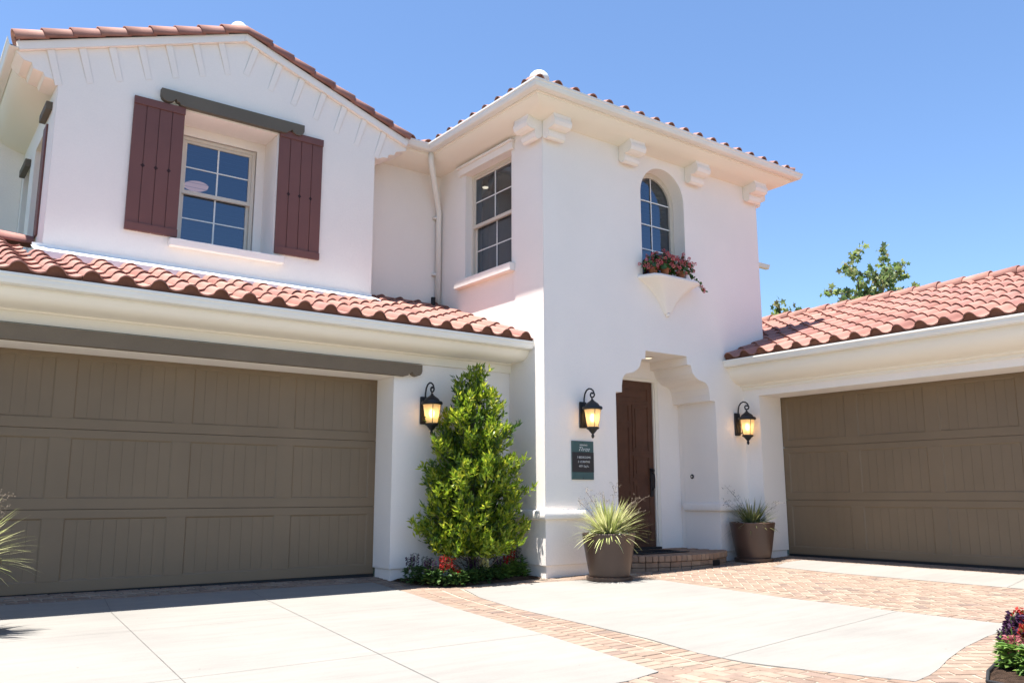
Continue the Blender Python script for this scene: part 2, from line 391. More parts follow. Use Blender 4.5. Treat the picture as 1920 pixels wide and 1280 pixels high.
# bricks ------------------------------------------------------------
def clip(poly, region):
    """convex clip (region counter-clockwise)"""
    out = poly
    for i in range(len(region)):
        a, b_ = region[i], region[(i + 1) % len(region)]
        ex, ey = b_[0] - a[0], b_[1] - a[1]
        inp, out = out, []
        for j in range(len(inp)):
            p, q = inp[j], inp[(j + 1) % len(inp)]
            dp = ex * (p[1] - a[1]) - ey * (p[0] - a[0]); dq = ex * (q[1] - a[1]) - ey * (q[0] - a[0])
            if dp >= 0: out.append(p)
            if dp * dq < 0:
                t = dp / (dp - dq); out.append((p[0] + t * (q[0] - p[0]), p[1] + t * (q[1] - p[1])))
        if len(out) < 3: return []
    return out
def area(p): return abs(sum(p[i][0] * p[(i + 1) % len(p)][1] - p[(i + 1) % len(p)][0] * p[i][1] for i in range(len(p)))) / 2
rb = random.Random(3)
def brick(mb, quad, region=None, top=0.008):
    cx = sum(p[0] for p in quad) / len(quad); cy = sum(p[1] for p in quad) / len(quad)
    a = rb.uniform(-.012, .012); j = 0.0015
    quad = [(cx + (p[0] - cx) - (p[1] - cy) * a + rb.uniform(-j, j), cy + (p[1] - cy) + (p[0] - cx) * a + rb.uniform(-j, j)) for p in quad]
    if region: quad = clip(quad, region)
    if len(quad) < 3 or area(quad) < 0.0006: return
    cx = sum(p[0] for p in quad) / len(quad); cy = sum(p[1] for p in quad) / len(quad); n = len(quad)
    h = top + .003 + rb.uniform(-.0011, .0011); s = 0.90
    z = G(cx, cy)
    vs = [(p[0], p[1], z + h - .010) for p in quad]
    vs += [(p[0] + (cx - p[0]) * .02, p[1] + (cy - p[1]) * .02, z + h - .003) for p in quad]
    vs += [(p[0] + (cx - p[0]) * .08, p[1] + (cy - p[1]) * .08, z + h) for p in quad]
    fs = [tuple(range(2 * n, 3 * n))]
    for lv in (0, 1): fs += [(lv * n + i, lv * n + (i + 1) % n, (lv + 1) * n + (i + 1) % n, (lv + 1) * n + i) for i in range(n)]
    mb.add(vs, fs)
def rows(mb, p0, u, v, nu, nv, L, W, off=0.5, gap=0.014, region=None, top=0.008):
    u = Vector(u).normalized(); v = Vector(v).normalized(); p0 = Vector(p0)
    for j in range(nv):
        for i in range(-1, nu + 1):
            o = p0 + u * (i * L + (off * L if j % 2 else 0)) + v * (j * W)
            q = [o, o + u * (L - gap), o + u * (L - gap) + v * (W - gap), o + v * (W - gap)]
            q = [(p.x, p.y) for p in q]
            if (q[1][0] - q[0][0]) * (q[3][1] - q[0][1]) - (q[1][1] - q[0][1]) * (q[3][0] - q[0][0]) < 0: q.reverse()
            brick(mb, q, region, top)
mb = MB()
# strip along left garage door (running bond)
rows(mb, (-6.5, 9.03), (1, 0), (0, 1), 56, 5, .205, .1, region=[(-6.5, 9.0), (5.03, 9.0), (5.03, 9.50), (-6.5, 9.50)])
# strip past the pier between slab A and the planting bed
rows(mb, (4.70, 8.2), (1, 0), (0, 1), 4, 9, .205, .1, region=[(4.72, 8.2), (5.4, 8.2), (5.25, 8.7), (5.1, 9.02), (4.72, 9.0)])
# band between slabs: three bricks across
ys_ = [3.3, 3.72, 4.11, 5.15, 6.33, 7.5, 8.4]; xl = [3.76, 3.84, 3.93, 4.15, 4.36, 4.58, 4.76]; xr = [4.44, 4.45, 4.50, 4.68, 4.84, 5.10, 5.42]
y = 3.3
while y < 8.4:
    y2 = y + .098
    for k in range(3):
        a0, a1 = lerp(y, ys_, xl) - .02, lerp(y, ys_, xr) + .02; b0, b1 = lerp(y2, ys_, xl) - .02, lerp(y2, ys_, xr) + .02
        t0, t1 = k / 3, (k + 1) / 3
        q = [(a0 + (a1 - a0) * t0 + .007, y), (a0 + (a1 - a0) * t1 - .007, y), (b0 + (b1 - b0) * t1 - .007, y2 - .015), (b0 + (b1 - b0) * t0 + .007, y2 - .015)]
        sh = (.049 if k == 1 else 0)
        brick(mb, [(p[0], p[1] + sh) for p in q])
    y = y2
# foreground apron below the slabs (runs on beneath them)
rows(mb, (-6.5, .95), (1, 0), (0, 1), 50, 13, .205, .205, region=[(-6.5, .93), (3.2, .93), (3.2, 3.75), (-6.5, 3.75)])
rows(mb, (3.2, .95), (0, 1), (1, 0), 14, 17, .205, .105, region=[(3.2, .93), (4.75, .93), (4.75, 2.9), (4.5, 3.38), (3.9, 3.75), (3.2, 3.75)])
rows(mb, (3.4, 3.4), (.8, -.6), (.6, .8), 24, 30, .205, .1, region=[(4.755, 2.85), (4.755, .93), (7.3, .93), (7.3, 3.2), (4.9, 3.2)])
# strip at the tower foot
rows(mb, (5.2, 7.95), (1, 0), (0, 1), 13, 5, .205, .1, region=[(5.38, 7.93), (7.5, 7.8), (7.7, 8.31), (6.69, 8.36), (5.38, 8.36)])
rows(mb, (6.8, 7.4), (1, -1), (1, 1), 7, 10, .205, .1, region=[(6.97, 7.88), (7.57, 7.33), (7.75, 7.33), (7.9, 8.2), (7.5, 8.3)])
# field with soldier borders
def field(reg, x0, y0, nx):
    Lb, Wb = .2, .1; g_ = .013; c45 = math.cos(PI / 4)
    for i in range(-nx, nx):
        for j in range(-nx, nx):
            m_ = (i - j) % 4 if False else None
    # 90 degree herringbone turned 45 degrees
    N = nx
    for i in range(-N, N):
        for j in range(-N, N):
            k = (j - i) % 4
            if k == 0: rect = (i * Wb, j * Wb, i * Wb + Lb - g_, j * Wb + Wb - g_)
            elif k == 1: rect = (i * Wb, j * Wb, i * Wb + Wb - g_, j * Wb + Lb - g_)
            else: continue
            q = [(rect[0], rect[1]), (rect[2], rect[1]), (rect[2], rect[3]), (rect[0], rect[3])]
            q = [(x0 + c45 * (p[0] - p[1]), y0 + c45 * (p[0] + p[1])) for p in q]
            cx = sum(p[0] for p in q) / 4; cy = sum(p[1] for p in q) / 4
            if not (min(p[0] for p in reg) - .3 < cx < max(p[0] for p in reg) + .3 and min(p[1] for p in reg) - .3 < cy < max(p[1] for p in reg) + .3): continue
            brick(mb, q, reg)
field([(7.40, 1.0), (9.275, 1.0), (9.29, 5.0), (7.43, 5.0)], 8.4, 4.6, 62)
field([(7.43, 5.0), (9.30, 5.0), (9.37, 6.4), (7.63, 6.4)], 8.4, 4.6, 62)
field([(7.63, 6.4), (9.37, 6.4), (9.54, 7.45), (7.79, 7.45)], 8.4, 4.6, 62)
field([(7.79, 7.45), (9.60, 7.3), (10.4, 7.3), (10.68, 7.4), (10.68, 8.02), (10.6, 8.3), (7.9, 8.3)], 9.2, 7.9, 28)
rows(mb, (7.2, 1.0), (0, 1), (1, 0), 40, 1, .1, .2, off=0, region=[(7.18, 1.0), (7.40, 1.0), (7.40, 5.1), (7.22, 4.9)])
# left soldier border follows the slab edge
y = 4.95
while y < 7.35:
    y2 = y + .1; e = lambda t: lerp(t, [4.2, 5.3, 6.3, 7.3, 8], [7.20, 7.26, 7.42, 7.58, 7.7])
    brick(mb, [(e(y) - .04, y), (e(y) + .19, y), (e(y2) + .19, y2 - .013), (e(y2) - .04, y2 - .013)]); y = y2
y = 1.0
while y < 7.4:
    y2 = y + .1; e = lambda t: lerp(t, [4.5, 6.4, 7.3, 8], [9.28, 9.38, 9.53, 9.6])
    brick(mb, [(e(y), y), (e(y) + .28, y), (e(y2) + .28, y2 - .013), (e(y2), y2 - .013)]); y = y2
# strip at the right garage door
rows(mb, (10.70, 2.0), (0, 1), (1, 0), 31, 5, .205, .1, region=[(10.70, 2.0), (11.13, 2.0), (11.13, 8.02), (10.70, 8.02)])
structure(mb.build('brick_paving', 'brick', smooth=False))

# planting beds
mb = MB()
for poly in ([(4.98, 9.04), (5.02, 8.95), (5.16, 8.62), (5.42, 8.31), (6.10, 8.33), (6.6, 8.37), (6.68, 8.37), (6.68, 9.04)],
             [(4.9, 2.0), (4.95, 2.35), (5.23, 2.48), (5.54, 2.57), (5.89, 2.63), (6.9, 2.7), (7.0, 1.0), (4.9, 1.0)]):
    c0 = (sum(p[0] for p in poly) / len(poly), sum(p[1] for p in poly) / len(poly))
    rings = []
    for t, h in ((1, .016), (.93, .038), (.6, .05), (0.2, .055)):
        rings.append([(c0[0] + (p[0] - c0[0]) * t, c0[1] + (p[1] - c0[1]) * t, G(*p) + h) for p in poly])
    n = len(poly); vs = [v for r_ in rings for v in r_]
    fs = [(k * n + i, k * n + (i + 1) % n, (k + 1) * n + (i + 1) % n, (k + 1) * n + i) for k in range(3) for i in range(n)] + [tuple(range(3 * n, 4 * n))]
    mb.add(vs, fs)
structure(mb.build('soil', 'mulch', smooth=True))
# black edging of the curved bed
mb = MB(); mb.tube([(4.88, 1.0, .012), (4.9, 2.0, .012), (4.945, 2.36, .012), (5.23, 2.485, .012), (5.54, 2.575, .012), (5.89, 2.635, .012), (6.9, 2.705, .012)], .010, 8)
o = mb.build('bed_edging', 'black', smooth=True); o['label'] = 'black plastic edging strip round the flower bed at bottom right'; o['category'] = 'edging'

# ------------------------------------------------------------------ HOUSE
H = thing('house', 'white stucco two-storey house with red tile roofs and two taupe garage doors', 'house')
Z = 1.0     # heights below given relative to the camera level + Z
fx = lambda X: (lambda a, b, d: (X + d, a, b))      # plate facing -X : (y,z)
fy = lambda Y: (lambda a, b, d: (a, Y + d, b))      # plate facing -Y : (x,z)

# --- left garage wing wall
mb = MB()
mb.plate([(-1.6, .16), (.31, .16), (.31, 2.42), (4.95, 2.42), (4.95, .16), (6.69, .16), (6.69, 2.95), (-1.6, 2.95)], [], 0, .42, fy(9.05))
mb.box(4.97, 6.69, 9.07, 9.45, -.1, .16); mb.box(-1.6, .29, 9.07, 9.45, -.1, .16)
wall1 = part(mb, 'garage_wing_wall', 'stucco', H)
# --- right garage wing wall
mb = MB()
mb.plate([(1.8, .2), (3.38, .2), (3.38, 2.475), (8.03, 2.475), (8.03, .2), (8.31, .2), (8.31, 2.98), (1.8, 2.98)], [], 0, .52, fx(10.61))
mb.box(10.63, 11.11, 8.05, 8.33, -.1, .2); mb.box(10.63, 11.11, 1.8, 3.36, -.1, .2)
part(mb, 'garage_wing_wall', 'stucco', H)

# --- tower
arc = lambda cx, cz, r, n=24: [(cx + r * math.cos(PI * k / n), cz + r * math.sin(PI * k / n)) for k in range(n + 1)]
aw = [(8.50, 4.06), (9.41, 4.06)] + [(8.955 + .455 * math.cos(PI * k / 24), 5.31 + .455 * math.sin(PI * k / 24)) for k in range(25)]
half = [(1.01, 2.37), (.895, 2.375), (.893, 2.47), (.875, 2.56), (.84, 2.61), (.80, 2.635), (.73, 2.65), (.66, 2.665), (.60, 2.70), (.545, 2.75), (.515, 2.82), (.502, 2.865), (.43, 2.87), (.42, 2.99)]
cxa = 8.93
arch = [(cxa - h, z) for h, z in half] + [(cxa + h, z) for h, z in reversed(half)]
mb = MB()
mb.plate([(6.69, .16), (7.92, .16)] + arch + [(9.94, .2), (11.16, .2), (11.16, 6.08), (6.69, 6.08)], [aw], 0, .66, fy(8.31))
mb.box(6.71, 7.90, 8.33, 8.95, -.1, .16); mb.box(9.96, 11.16, 8.33, 8.95, -.1, .2)
part(mb, 'tower_front_wall', 'stucco', H)
mb = MB()
mb.plate([(8.97, .16), (10.87, .16), (10.87, 6.08), (8.97, 6.08)], [[(9.0, 4.10), (10.145, 4.10), (10.145, 5.73), (9.0, 5.73)]], 0, .3, fx(6.69))
part(mb, 'tower_side_wall', 'stucco', H)
mb = MB()
mb.box(5.2, 6.95, 10.87, 11.1, 2.5, 6.08)
part(mb, 'recess_wall', 'stucco', H)
mb = MB(); mb.box(11.0, 11.16, 8.97, 15, 2.5, 6.08)
mb.box(6.69, 11.16, 15, 15.2, -.1, 6.08)
part(mb, 'tower_rear_wall', 'stucco', H)
# entry niche: arch sleeve and the wall that carries the door
mb = MB()
mb.plate([(7.3, .2), (7.92, .2)] + arch + [(9.94, .2), (10.6, .2), (10.6, 3.3), (7.3, 3.3)], [], 0, .08, fy(8.971))
mb.plate([(7.3, .2), (8.46, .2), (8.46, 2.735), (9.50, 2.735), (9.50, .2), (10.6, .2), (10.6, 3.3), (7.3, 3.3)], [], 0, .12, fy(9.052))
part(mb, 'entry_wall', 'stucco', H)
mb = MB()
mb.box(8.80, 8.88, 9.455, 9.5, .23, 2.80, bev=.006); mb.box(9.82, 9.90, 9.455, 9.5, .23, 2.80, bev=.006); mb.box(8.88, 9.82, 9.455, 9.5, 2.73, 2.80, bev=.006)
mb.box(9.80, 9.825, 9.475, 9.52, .23, 2.74)
ef = part(mb, 'entry_door_frame', 'trim', H)
# entry door
mb = MB(); mb.box(8.87, 9.81, 9.50, 9.545, .25, 2.74)
def mould(x0, x1, z0, z1):
    for a, b_, d in ((0, .018, .010), (.018, .03, .004)):
        mb.box(x0 + a, x1 - a, 9.5 - d, 9.5, z1 - b_, z1 - a); mb.box(x0 + a, x1 - a, 9.5 - d, 9.5, z0 + a, z0 + b_)
        mb.box(x0 + a, x0 + b_, 9.5 - d, 9.5, z0 + b_, z1 - b_); mb.box(x1 - b_, x1 - a, 9.5 - d, 9.5, z0 + b_, z1 - b_)
    mb.box(x0 + .06, x1 - .06, 9.492, 9.5, z0 + .06, z1 - .06)
for r_ in ((8.97, 9.71, 2.42, 2.64), (8.97, 9.31, 2.10, 2.37), (9.37, 9.71, 1.66, 2.37), (8.97, 9.31, 1.16, 2.04), (9.37, 9.71, 1.28, 1.60), (8.97, 9.31, .86, 1.10), (9.37, 9.71, .72, 1.22), (8.97, 9.31, .62, .80), (8.97, 9.71, .34, .58)): mould(*r_)
dr = part(mb, 'entry_door', 'door_wood', H)
mb = MB(); mb.box(9.70, 9.76, 9.47, 9.499, 1.0, 1.42, bev=.006)
mb.tube([(9.73, 9.48, 1.36), (9.73, 9.43, 1.33), (9.73, 9.42, 1.25), (9.73, 9.43, 1.13), (9.73, 9.48, 1.09)], .011, 8)
mb.lathe([(0, 0), (.022, 0), (.026, .02), (.02, .035), (0, .035)], 16, T=Matrix.Translation((9.73, 9.47, 1.39)) @ Matrix.Rotation(PI / 2, 4, 'X'))
part(mb, 'handle', 'iron', dr, smooth=False)
mb = MB(); mb.box(8.86, 9.82, 9.40, 9.5, .232, .262); et = part(mb, 'door_threshold', 'black', H)
for o_ in (ef, dr, et): o_.location = (-.38, -.40, .0)
for o_ in (ef, dr): o_.scale = (1, 1, .985)
# entry downlight
mb = MB(); mb.lathe([(.07, 0), (.085, -.006), (.07, -.012), (.055, -.006)], 24, T=Matrix.Translation((8.98, 8.72, 2.988)))
dl = part(mb, 'ceiling_light', 'trim', H, smooth=True)
mb = MB(); mb.lathe([(0, 2.980), (.055, 2.980)], 24, cx=8.98, cy=8.72); part(mb, 'lens', 'down', dl)

# --- gable wing
gable = [(1.24, 3.2), (5.25, 3.2), (5.25, 5.715), (5.34, 5.715), (5.36, 5.735), (5.45, 5.75), (5.47, 5.80), (5.56, 5.82), (5.58, 5.87), (5.75, 5.93),
         (5.75, 6.06), (3.33, 6.915), (.80, 5.955), (.80, 5.86), (.88, 5.79), (.96, 5.78), (.98, 5.72), (1.08, 5.70), (1.10, 5.655), (1.24, 5.64)]
GY = 10.3
mb = MB(); mb.plate(gable, [[(2.637, 4.02), (3.83, 4.02), (3.83, 5.68), (2.637, 5.68)]], 0, .45, fy(GY))
# rake board
def rake_band(p, q, w_, y0, y1):
    d = Vector((q[0] - p[0], q[1] - p[1])).normalized(); n_ = Vector((-d.y, d.x))
    if n_.y > 0: n_ = -n_
    a = Vector(p); b_ = Vector(q)
    pts = [a, b_, b_ + n_ * w_, a + n_ * w_]
    vs = [(t.x, yy, t.y) for yy in (y0, y1) for t in pts]
    mb.add(vs, [(0, 1, 2, 3), (7, 6, 5, 4), (0, 4, 5, 1), (1, 5, 6, 2), (2, 6, 7, 3), (3, 7, 4, 0)])
PL, PK, PR = (.79, 5.965), (3.33, 6.925), (5.76, 6.07)
rake_band(PL, (3.33, 6.925), .10, GY - .055, GY + .002); rake_band(PK, PR, .10, GY - .057, GY + .002)
def fin(xt, left):
    p, q = (PL, PK) if left else (PK, PR)
    t = (xt - p[0]) / (q[0] - p[0]); z = p[1] + t * (q[1] - p[1])
    d = Vector((q[0] - p[0], q[1] - p[1])).normalized(); n_ = Vector((-d.y, d.x)); n_ = -n_ if n_.y > 0 else n_
    n_ = (n_ + Vector((0, -1)) * .25).normalized()
    c = Vector((xt, z)) + n_ * .09; e = c + n_ * .42; w_ = d * .042
    A, B, D_, E_ = c - w_, c + w_, e - w_ * .9, e + w_ * .9
    vs = [(A.x, GY - .026, A.y), (B.x, GY - .026, B.y), (D_.x, GY - .001, D_.y), (E_.x, GY - .001, E_.y),
          (A.x, GY + .01, A.y), (B.x, GY + .01, B.y), (D_.x, GY + .01, D_.y), (E_.x, GY + .01, E_.y)]
    mb.add(vs, [(0, 2, 3, 1), (0, 4, 6, 2), (1, 3, 7, 5), (0, 1, 5, 4), (2, 6, 7, 3)])
for x in (1.10, 1.42, 1.73, 2.05, 2.36, 2.68, 2.99): fin(x, True)
for x in (3.50, 3.83, 4.15, 4.47, 4.78, 5.09, 5.40): fin(x, False)
part(mb, 'gable_wall', 'stucco', H)
mb = MB()
mb.plate([(10.75, 2.5), (12.95, 2.5), (12.95, 5.9), (10.75, 5.9)], [[(11.02, 3.95), (11.75, 3.95), (11.75, 5.30), (11.02, 5.30)], [(12.15, 3.95), (12.75, 3.95), (12.75, 5.30), (12.15, 5.30)]], 0, .2, fx(1.24))
mb.box(-1.6, 1.24, 12.95, 13.1, 2.5, 5.9); mb.box(5.05, 5.25, 10.75, 15, 2.5, 5.9); mb.box(-1.6, 5.25, 15, 15.2, -.1, 5.9)
part(mb, 'gable_side_wall', 'stucco', H)
# back plate behind the deep gable window reveal
mb = MB(); mb.plate([(2.637, 4.02), (3.83, 4.02), (3.83, 5.68), (2.637, 5.68)], [[(2.73, 4.06), (3.72, 4.06), (3.72, 5.56), (2.73, 5.56)]], 0, .06, fy(10.75))
mb.box(2.3, 2.637, 10.75, 10.8, 4.0, 5.7); mb.box(3.83, 4.2, 10.75, 10.8, 4.0, 5.7)
part(mb, 'window_reveal', 'stucco', H)

# --- windows (local: x right, z up, y into the room)
def frame_rect(mb, x0, x1, z0, z1, w_, y0, y1, bev=.004):
    mb.box(x0, x1, y0, y1, z1 - w_, z1, bev=bev); mb.box(x0, x1, y0, y1, z0, z0 + w_, bev=bev)
    mb.box(x0, x0 + w_, y0, y1, z0 + w_, z1 - w_, bev=bev); mb.box(x1 - w_, x1, y0, y1, z0 + w_, z1 - w_, bev=bev)
def rect_window(T, w_, h, blind=True, curtain=False, lamp=None, depth=1.6, e=.35):
    """double-hung; T maps local->world; local origin lower left of frame"""
    mb = MB(); frame_rect(mb, 0, w_, 0, h, .045, 0, .09)
    mid = h * .50
    frame_rect(mb, .045, w_ - .045, mid - .02, h - .045, .035, .012, .05); frame_rect(mb, .045, w_ - .045, .045, mid + .03, .038, .045, .085)
    mb.box(.045, w_ - .045, .002, .05, mid - .022, mid + .028, bev=.004)
    for v in mb.v: v[:] = T @ v
    wd = part(mb, 'window', 'frame', H)
    mb = MB(); mu = .010
    for (z0, z1, y_) in ((mid + .02, h - .08, .030), (.08, mid - .0, .062)):
        mb.box(w_ / 2 - mu, w_ / 2 + mu, y_ - .008, y_ - .002, z0, z1)
        zc = (z0 + z1) / 2; mb.box(.08, w_ / 2 - mu, y_ - .008, y_ - .002, zc - mu * .8, zc + mu * .8); mb.box(w_ / 2 + mu, w_ - .08, y_ - .008, y_ - .002, zc - mu * .8, zc + mu * .8)
    for v in mb.v: v[:] = T @ v
    part(mb, 'muntins', 'muntin', wd)
    for (z0, z1, y_) in ((mid + .01, h - .075, .030), (.08, mid - .005, .062)):
        mb = MB(); mb.add([(.07, y_, z0), (w_ - .07, y_, z0), (w_ - .07, y_, z1), (.07, y_, z1)], [(0, 1, 2, 3)], T=T); part(mb, 'pane', 'glass', wd)
    if blind:
        mb = MB(); z = .06
        while z < h - .05:
            mb.add([(.05, .13, z), (w_ - .05, .13, z), (w_ - .05, .18, z + .018), (.05, .18, z + .018), (.05, .132, z - .003), (w_ - .05, .132, z - .003), (w_ - .05, .182, z + .015), (.05, .182, z + .015)],
                   [(0, 1, 2, 3), (7, 6, 5, 4), (0, 4, 5, 1), (2, 6, 7, 3)], T=T); z += .062
        part(mb, 'blind', 'blind', wd)
    if curtain:
        mb = MB()
        for x0, x1 in ((.06, w_ * .30), (w_ * .62, w_ - .05)):
            n = 14; vs = []
            for i in range(n + 1):
                x = x0 + (x1 - x0) * i / n; yy = .26 + .025 * math.sin(i * 1.7)
                vs += [(x, yy, .03), (x, yy, h)]
            mb.add(vs, [(2 * i, 2 * i + 2, 2 * i + 3, 2 * i + 1) for i in range(n)], T=T)
        part(mb, 'curtain', 'curtain', wd, smooth=True)
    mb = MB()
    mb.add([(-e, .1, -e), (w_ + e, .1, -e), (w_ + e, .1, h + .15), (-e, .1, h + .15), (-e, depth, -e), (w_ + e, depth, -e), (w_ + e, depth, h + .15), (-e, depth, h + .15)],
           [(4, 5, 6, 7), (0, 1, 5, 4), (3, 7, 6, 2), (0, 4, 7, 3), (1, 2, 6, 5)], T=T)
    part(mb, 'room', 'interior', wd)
    if lamp:
        mb = MB(); mb.lathe([(0, -.05), (.10, -.045), (.15, -.02), (.16, .01), (.13, .03), (0, .03)], 24, T=T @ Matrix.Translation(lamp)); part(mb, 'room_lamp', emis('warm_room_lamp', (1, .62, .52), .2), wd, smooth=True)
    return wd
TY = lambda x, y, z: Matrix.Translation((x, y, z))
TX = lambda x, y, z: Matrix.Translation((x, y, z)) @ Matrix.Rotation(-PI / 2, 4, 'Z')   # local x -> -Y, local y -> +X
rect_window(TY(2.74, 10.765, 4.07), .97, 1.48, blind=True, lamp=(.40, .66, 1.08))
rect_window(TX(6.80, 10.145, 4.10), 1.145, 1.63, blind=False, curtain=True, lamp=None, e=.62)
rect_window(TX(1.36, 11.75, 3.95), .73, 1.35, depth=.8, e=.05); rect_window(TX(1.36, 12.75, 3.95), .60, 1.35, depth=.8, e=.05)
# downlight glimpsed through tower side window
mb = MB(); mb.lathe([(0, 0), (.045, 0), (.05, .01), (0, .012)], 16, T=Matrix.Translation((7.44, 10.71, 5.862))); part(mb, 'room_downlight', 'down', H)
# arched window
mb = MB()
YW = 8.52
ao = [(8.502, 4.06), (9.408, 4.06)] + [(8.955 + .453 * math.cos(PI * k / 24), 5.31 + .453 * math.sin(PI * k / 24)) for k in range(25)]
ai = [(8.575, 4.13), (9.335, 4.13)] + [(8.955 + .38 * math.cos(PI * k / 24), 5.31 + .38 * math.sin(PI * k / 24)) for k in range(25)]
mb.plate(ao, [ai], 0, .07, fy(YW)); 
wd = part(mb, 'window', 'frame', H)
mb = MB()
mb.box(8.955 - .009, 8.955 + .009, YW + .022, YW + .028, 4.13, 5.69)
for z in (4.17 + .40, 4.95, 5.32):
    mb.box(8.575, 8.946, YW + .022, YW + .028, z - .009, z + .009); mb.box(8.964, 9.335, YW + .022, YW + .028, z - .009, z + .009)
part(mb, 'muntins', 'muntin', wd)
mb = MB(); mb.add([(p[0], YW + .035, p[1]) for p in ai], [tuple(range(len(ai)))]); part(mb, 'pane', 'glass', wd)
mb = MB(); z = 4.1
while z < 5.7:
    hw = .40 if z < 5.31 else math.sqrt(max(.42 ** 2 - (z - 5.31) ** 2, .001))
    mb.add([(8.955 - hw, YW + .10, z), (8.955 + hw, YW + .10, z), (8.955 + hw, YW + .15, z + .02), (8.955 - hw, YW + .15, z + .02)], [(0, 1, 2, 3)]); z += .062
part(mb, 'blind', 'blind', wd)
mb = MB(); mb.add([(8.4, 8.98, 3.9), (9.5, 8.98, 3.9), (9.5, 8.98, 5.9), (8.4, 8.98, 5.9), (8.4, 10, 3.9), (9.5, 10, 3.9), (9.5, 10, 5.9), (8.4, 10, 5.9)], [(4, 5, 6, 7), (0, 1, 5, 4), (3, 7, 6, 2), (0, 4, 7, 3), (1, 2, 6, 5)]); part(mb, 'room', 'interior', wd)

# --- window trim
mb = MB(); mb.box(2.55, 3.96, GY - .10, GY - .001, 3.925, 4.018, bev=.008); part(mb, 'window_sill', 'stucco', H)
mb = MB(); mb.box(6.60, 6.689, 8.92, 10.31, 3.985, 4.10, bev=.008); part(mb, 'window_sill', 'stucco', H)
mb = MB(); mb.box(6.645, 6.689, 8.93, 10.30, 5.73, 5.835, bev=.006); mb.box(6.61, 6.689, 8.91, 10.32, 5.835, 5.865, bev=.006); part(mb, 'window_head', 'stucco', H)

def scroll_beam(x0, x1, z0, z1, y0, y1, s=.20):
    """timber lintel with an ogee-cut scroll on its lower corners"""
    h = z1 - z0
    k = s / .2
    end = [(0, h), (0, .50 * h), (.008 * k, .30 * h), (.028 * k, .14 * h), (.06 * k, .06 * h), (.09 * k, .10 * h), (.115 * k, .22 * h), (.132 * k, .42 * h), (.145 * k, .24 * h), (.168 * k, .20 * h), (.178 * k, .05 * h), (.20 * k, 0)]
    pts = [(x0 + a, z0 + b_) for a, b_ in end] + [(x1 - a, z0 + b_) for a, b_ in reversed(end)]
    m_ = MB(); m_.plate(pts, [], 0, y1 - y0, fy(y0)); return m_
part(scroll_beam(2.336, 4.162, 5.70, 5.865, GY - .075, GY - .001, .26), 'window_lintel', 'lintel', H)
part(scroll_beam(-1.4, 5.295, 2.428, 2.578, 8.96, 9.049, .22), 'door_beam', 'beam', H)
for a, b_, zz in ((10.58, 11.08, 5.40), (12.1, 12.65, 5.2)):
    m_ = MB(); m_.box(1.17, 1.239, a, b_, zz, zz + .10, bev=.01); part(m_, 'window_lintel', 'lintel', H)

# --- shutters
def shutter(x0, x1, z0, z1, y, kind='Y'):
    w_ = x1 - x0; n = 4; b_w = w_ / n
    mb = MB()
    for i in range(n): mb.box(x0 + i * b_w + .004, x0 + (i + 1) * b_w - .004, y, y + .028, z0, z1, bev=.004)
    mb.box(x0 + .01, x1 - .01, y + .012, y + .03, z0 + .01, z1 - .01)
    mb.box(x0, x1, y - .014, y - .0005, z1 - .095, z1, bev=.004); mb.box(x0, x1, y - .014, y - .0005, z0, z0 + .095, bev=.004)
    o = part(mb, 'shutter', 'shutter', H)
    zc = (z0 + z1) / 2 - .02
    for i in range(1, n):
        c = x0 + i * b_w; r_ = .027; mb = MB()
        mb.add([(c - r_, y - .0015, zc), (c, y - .0015, zc - r_), (c + r_, y - .0015, zc), (c, y - .0015, zc + r_)], [(0, 1, 2, 3)])
        part(mb, 'diamond_cutout', 'cut', o)
M['cut'] = surf('cutout_dark', (0.03, .012, .012), .9)
shutter(2.045, 2.638, 4.045, 5.697, GY - .032); shutter(3.842, 4.455, 4.065, 5.745, GY - .032)
m_ = MB(); m_.box(1.218, 1.239, 10.78, 11.0, 3.95, 5.3, bev=.004); part(m_, 'shutter', 'shutter', H)

# --- cornices, gutters, belts
def gutter_prof(lip_out, zl, w_=.12, h=.098):
    o = lip_out; t = .006
    return [(o, zl), (o, zl - .022), (o - .012, zl - .034), (o - .016, zl - .06), (o - .03, zl - h + .008), (o - .045, zl - h), (o - w_, zl - h), (o - w_, zl + .004), (o - w_ + t, zl + .004),
            (o - w_ + t, zl - h + t), (o - .045, zl - h + t), (o - .03, zl - h + .02), (o - .02, zl - .05), (o - .018, zl - .028), (o - .01, zl - .018), (o - .008, zl)]
mb = MB(); mb.sweep([(-1.6, 9.05), (6.684, 9.05)], gutter_prof(.55, 2.955)); part(mb, 'gutter', 'gutter', H)
mb = MB()
mb.sweep([(-1.6, 9.05), (6.70, 9.05)], [(-.001, 2.60), (.03, 2.60), (.03, 2.70), (.055, 2.705), (.06, 2.722), (.15, 2.722), (.22, 2.722), (.30, 2.73), (.36, 2.75), (.40, 2.786), (.424, 2.83), (.428, 2.96), (-.001, 2.96)], caps=False)
part(mb, 'cornice', 'trim', H, angle=25)
mb = MB(); mb.sweep([(10.61, 8.304), (10.61, 1.8)], gutter_prof(.47, 3.0)); part(mb, 'gutter', 'gutter', H)
mb = MB()
mb.sweep([(10.61, 8.32), (10.61, 1.8)], [(-.001, 2.575), (.03, 2.575), (.03, 2.615), (.07, 2.622), (.09, 2.64), (.09, 2.65), (.17, 2.665), (.24, 2.70), (.30, 2.755), (.335, 2.81), (.345, 2.86), (.348, 3.0), (-.001, 3.0)], caps=False)
part(mb, 'cornice', 'trim', H, angle=25)
tower_path = [(5.756, 10.87), (6.69, 10.87), (6.69, 8.31), (11.16, 8.31), (11.16, 15)]
mb = MB(); mb.sweep(tower_path, gutter_prof(.55, 6.165)); part(mb, 'gutter', 'gutter', H)
mb = MB()
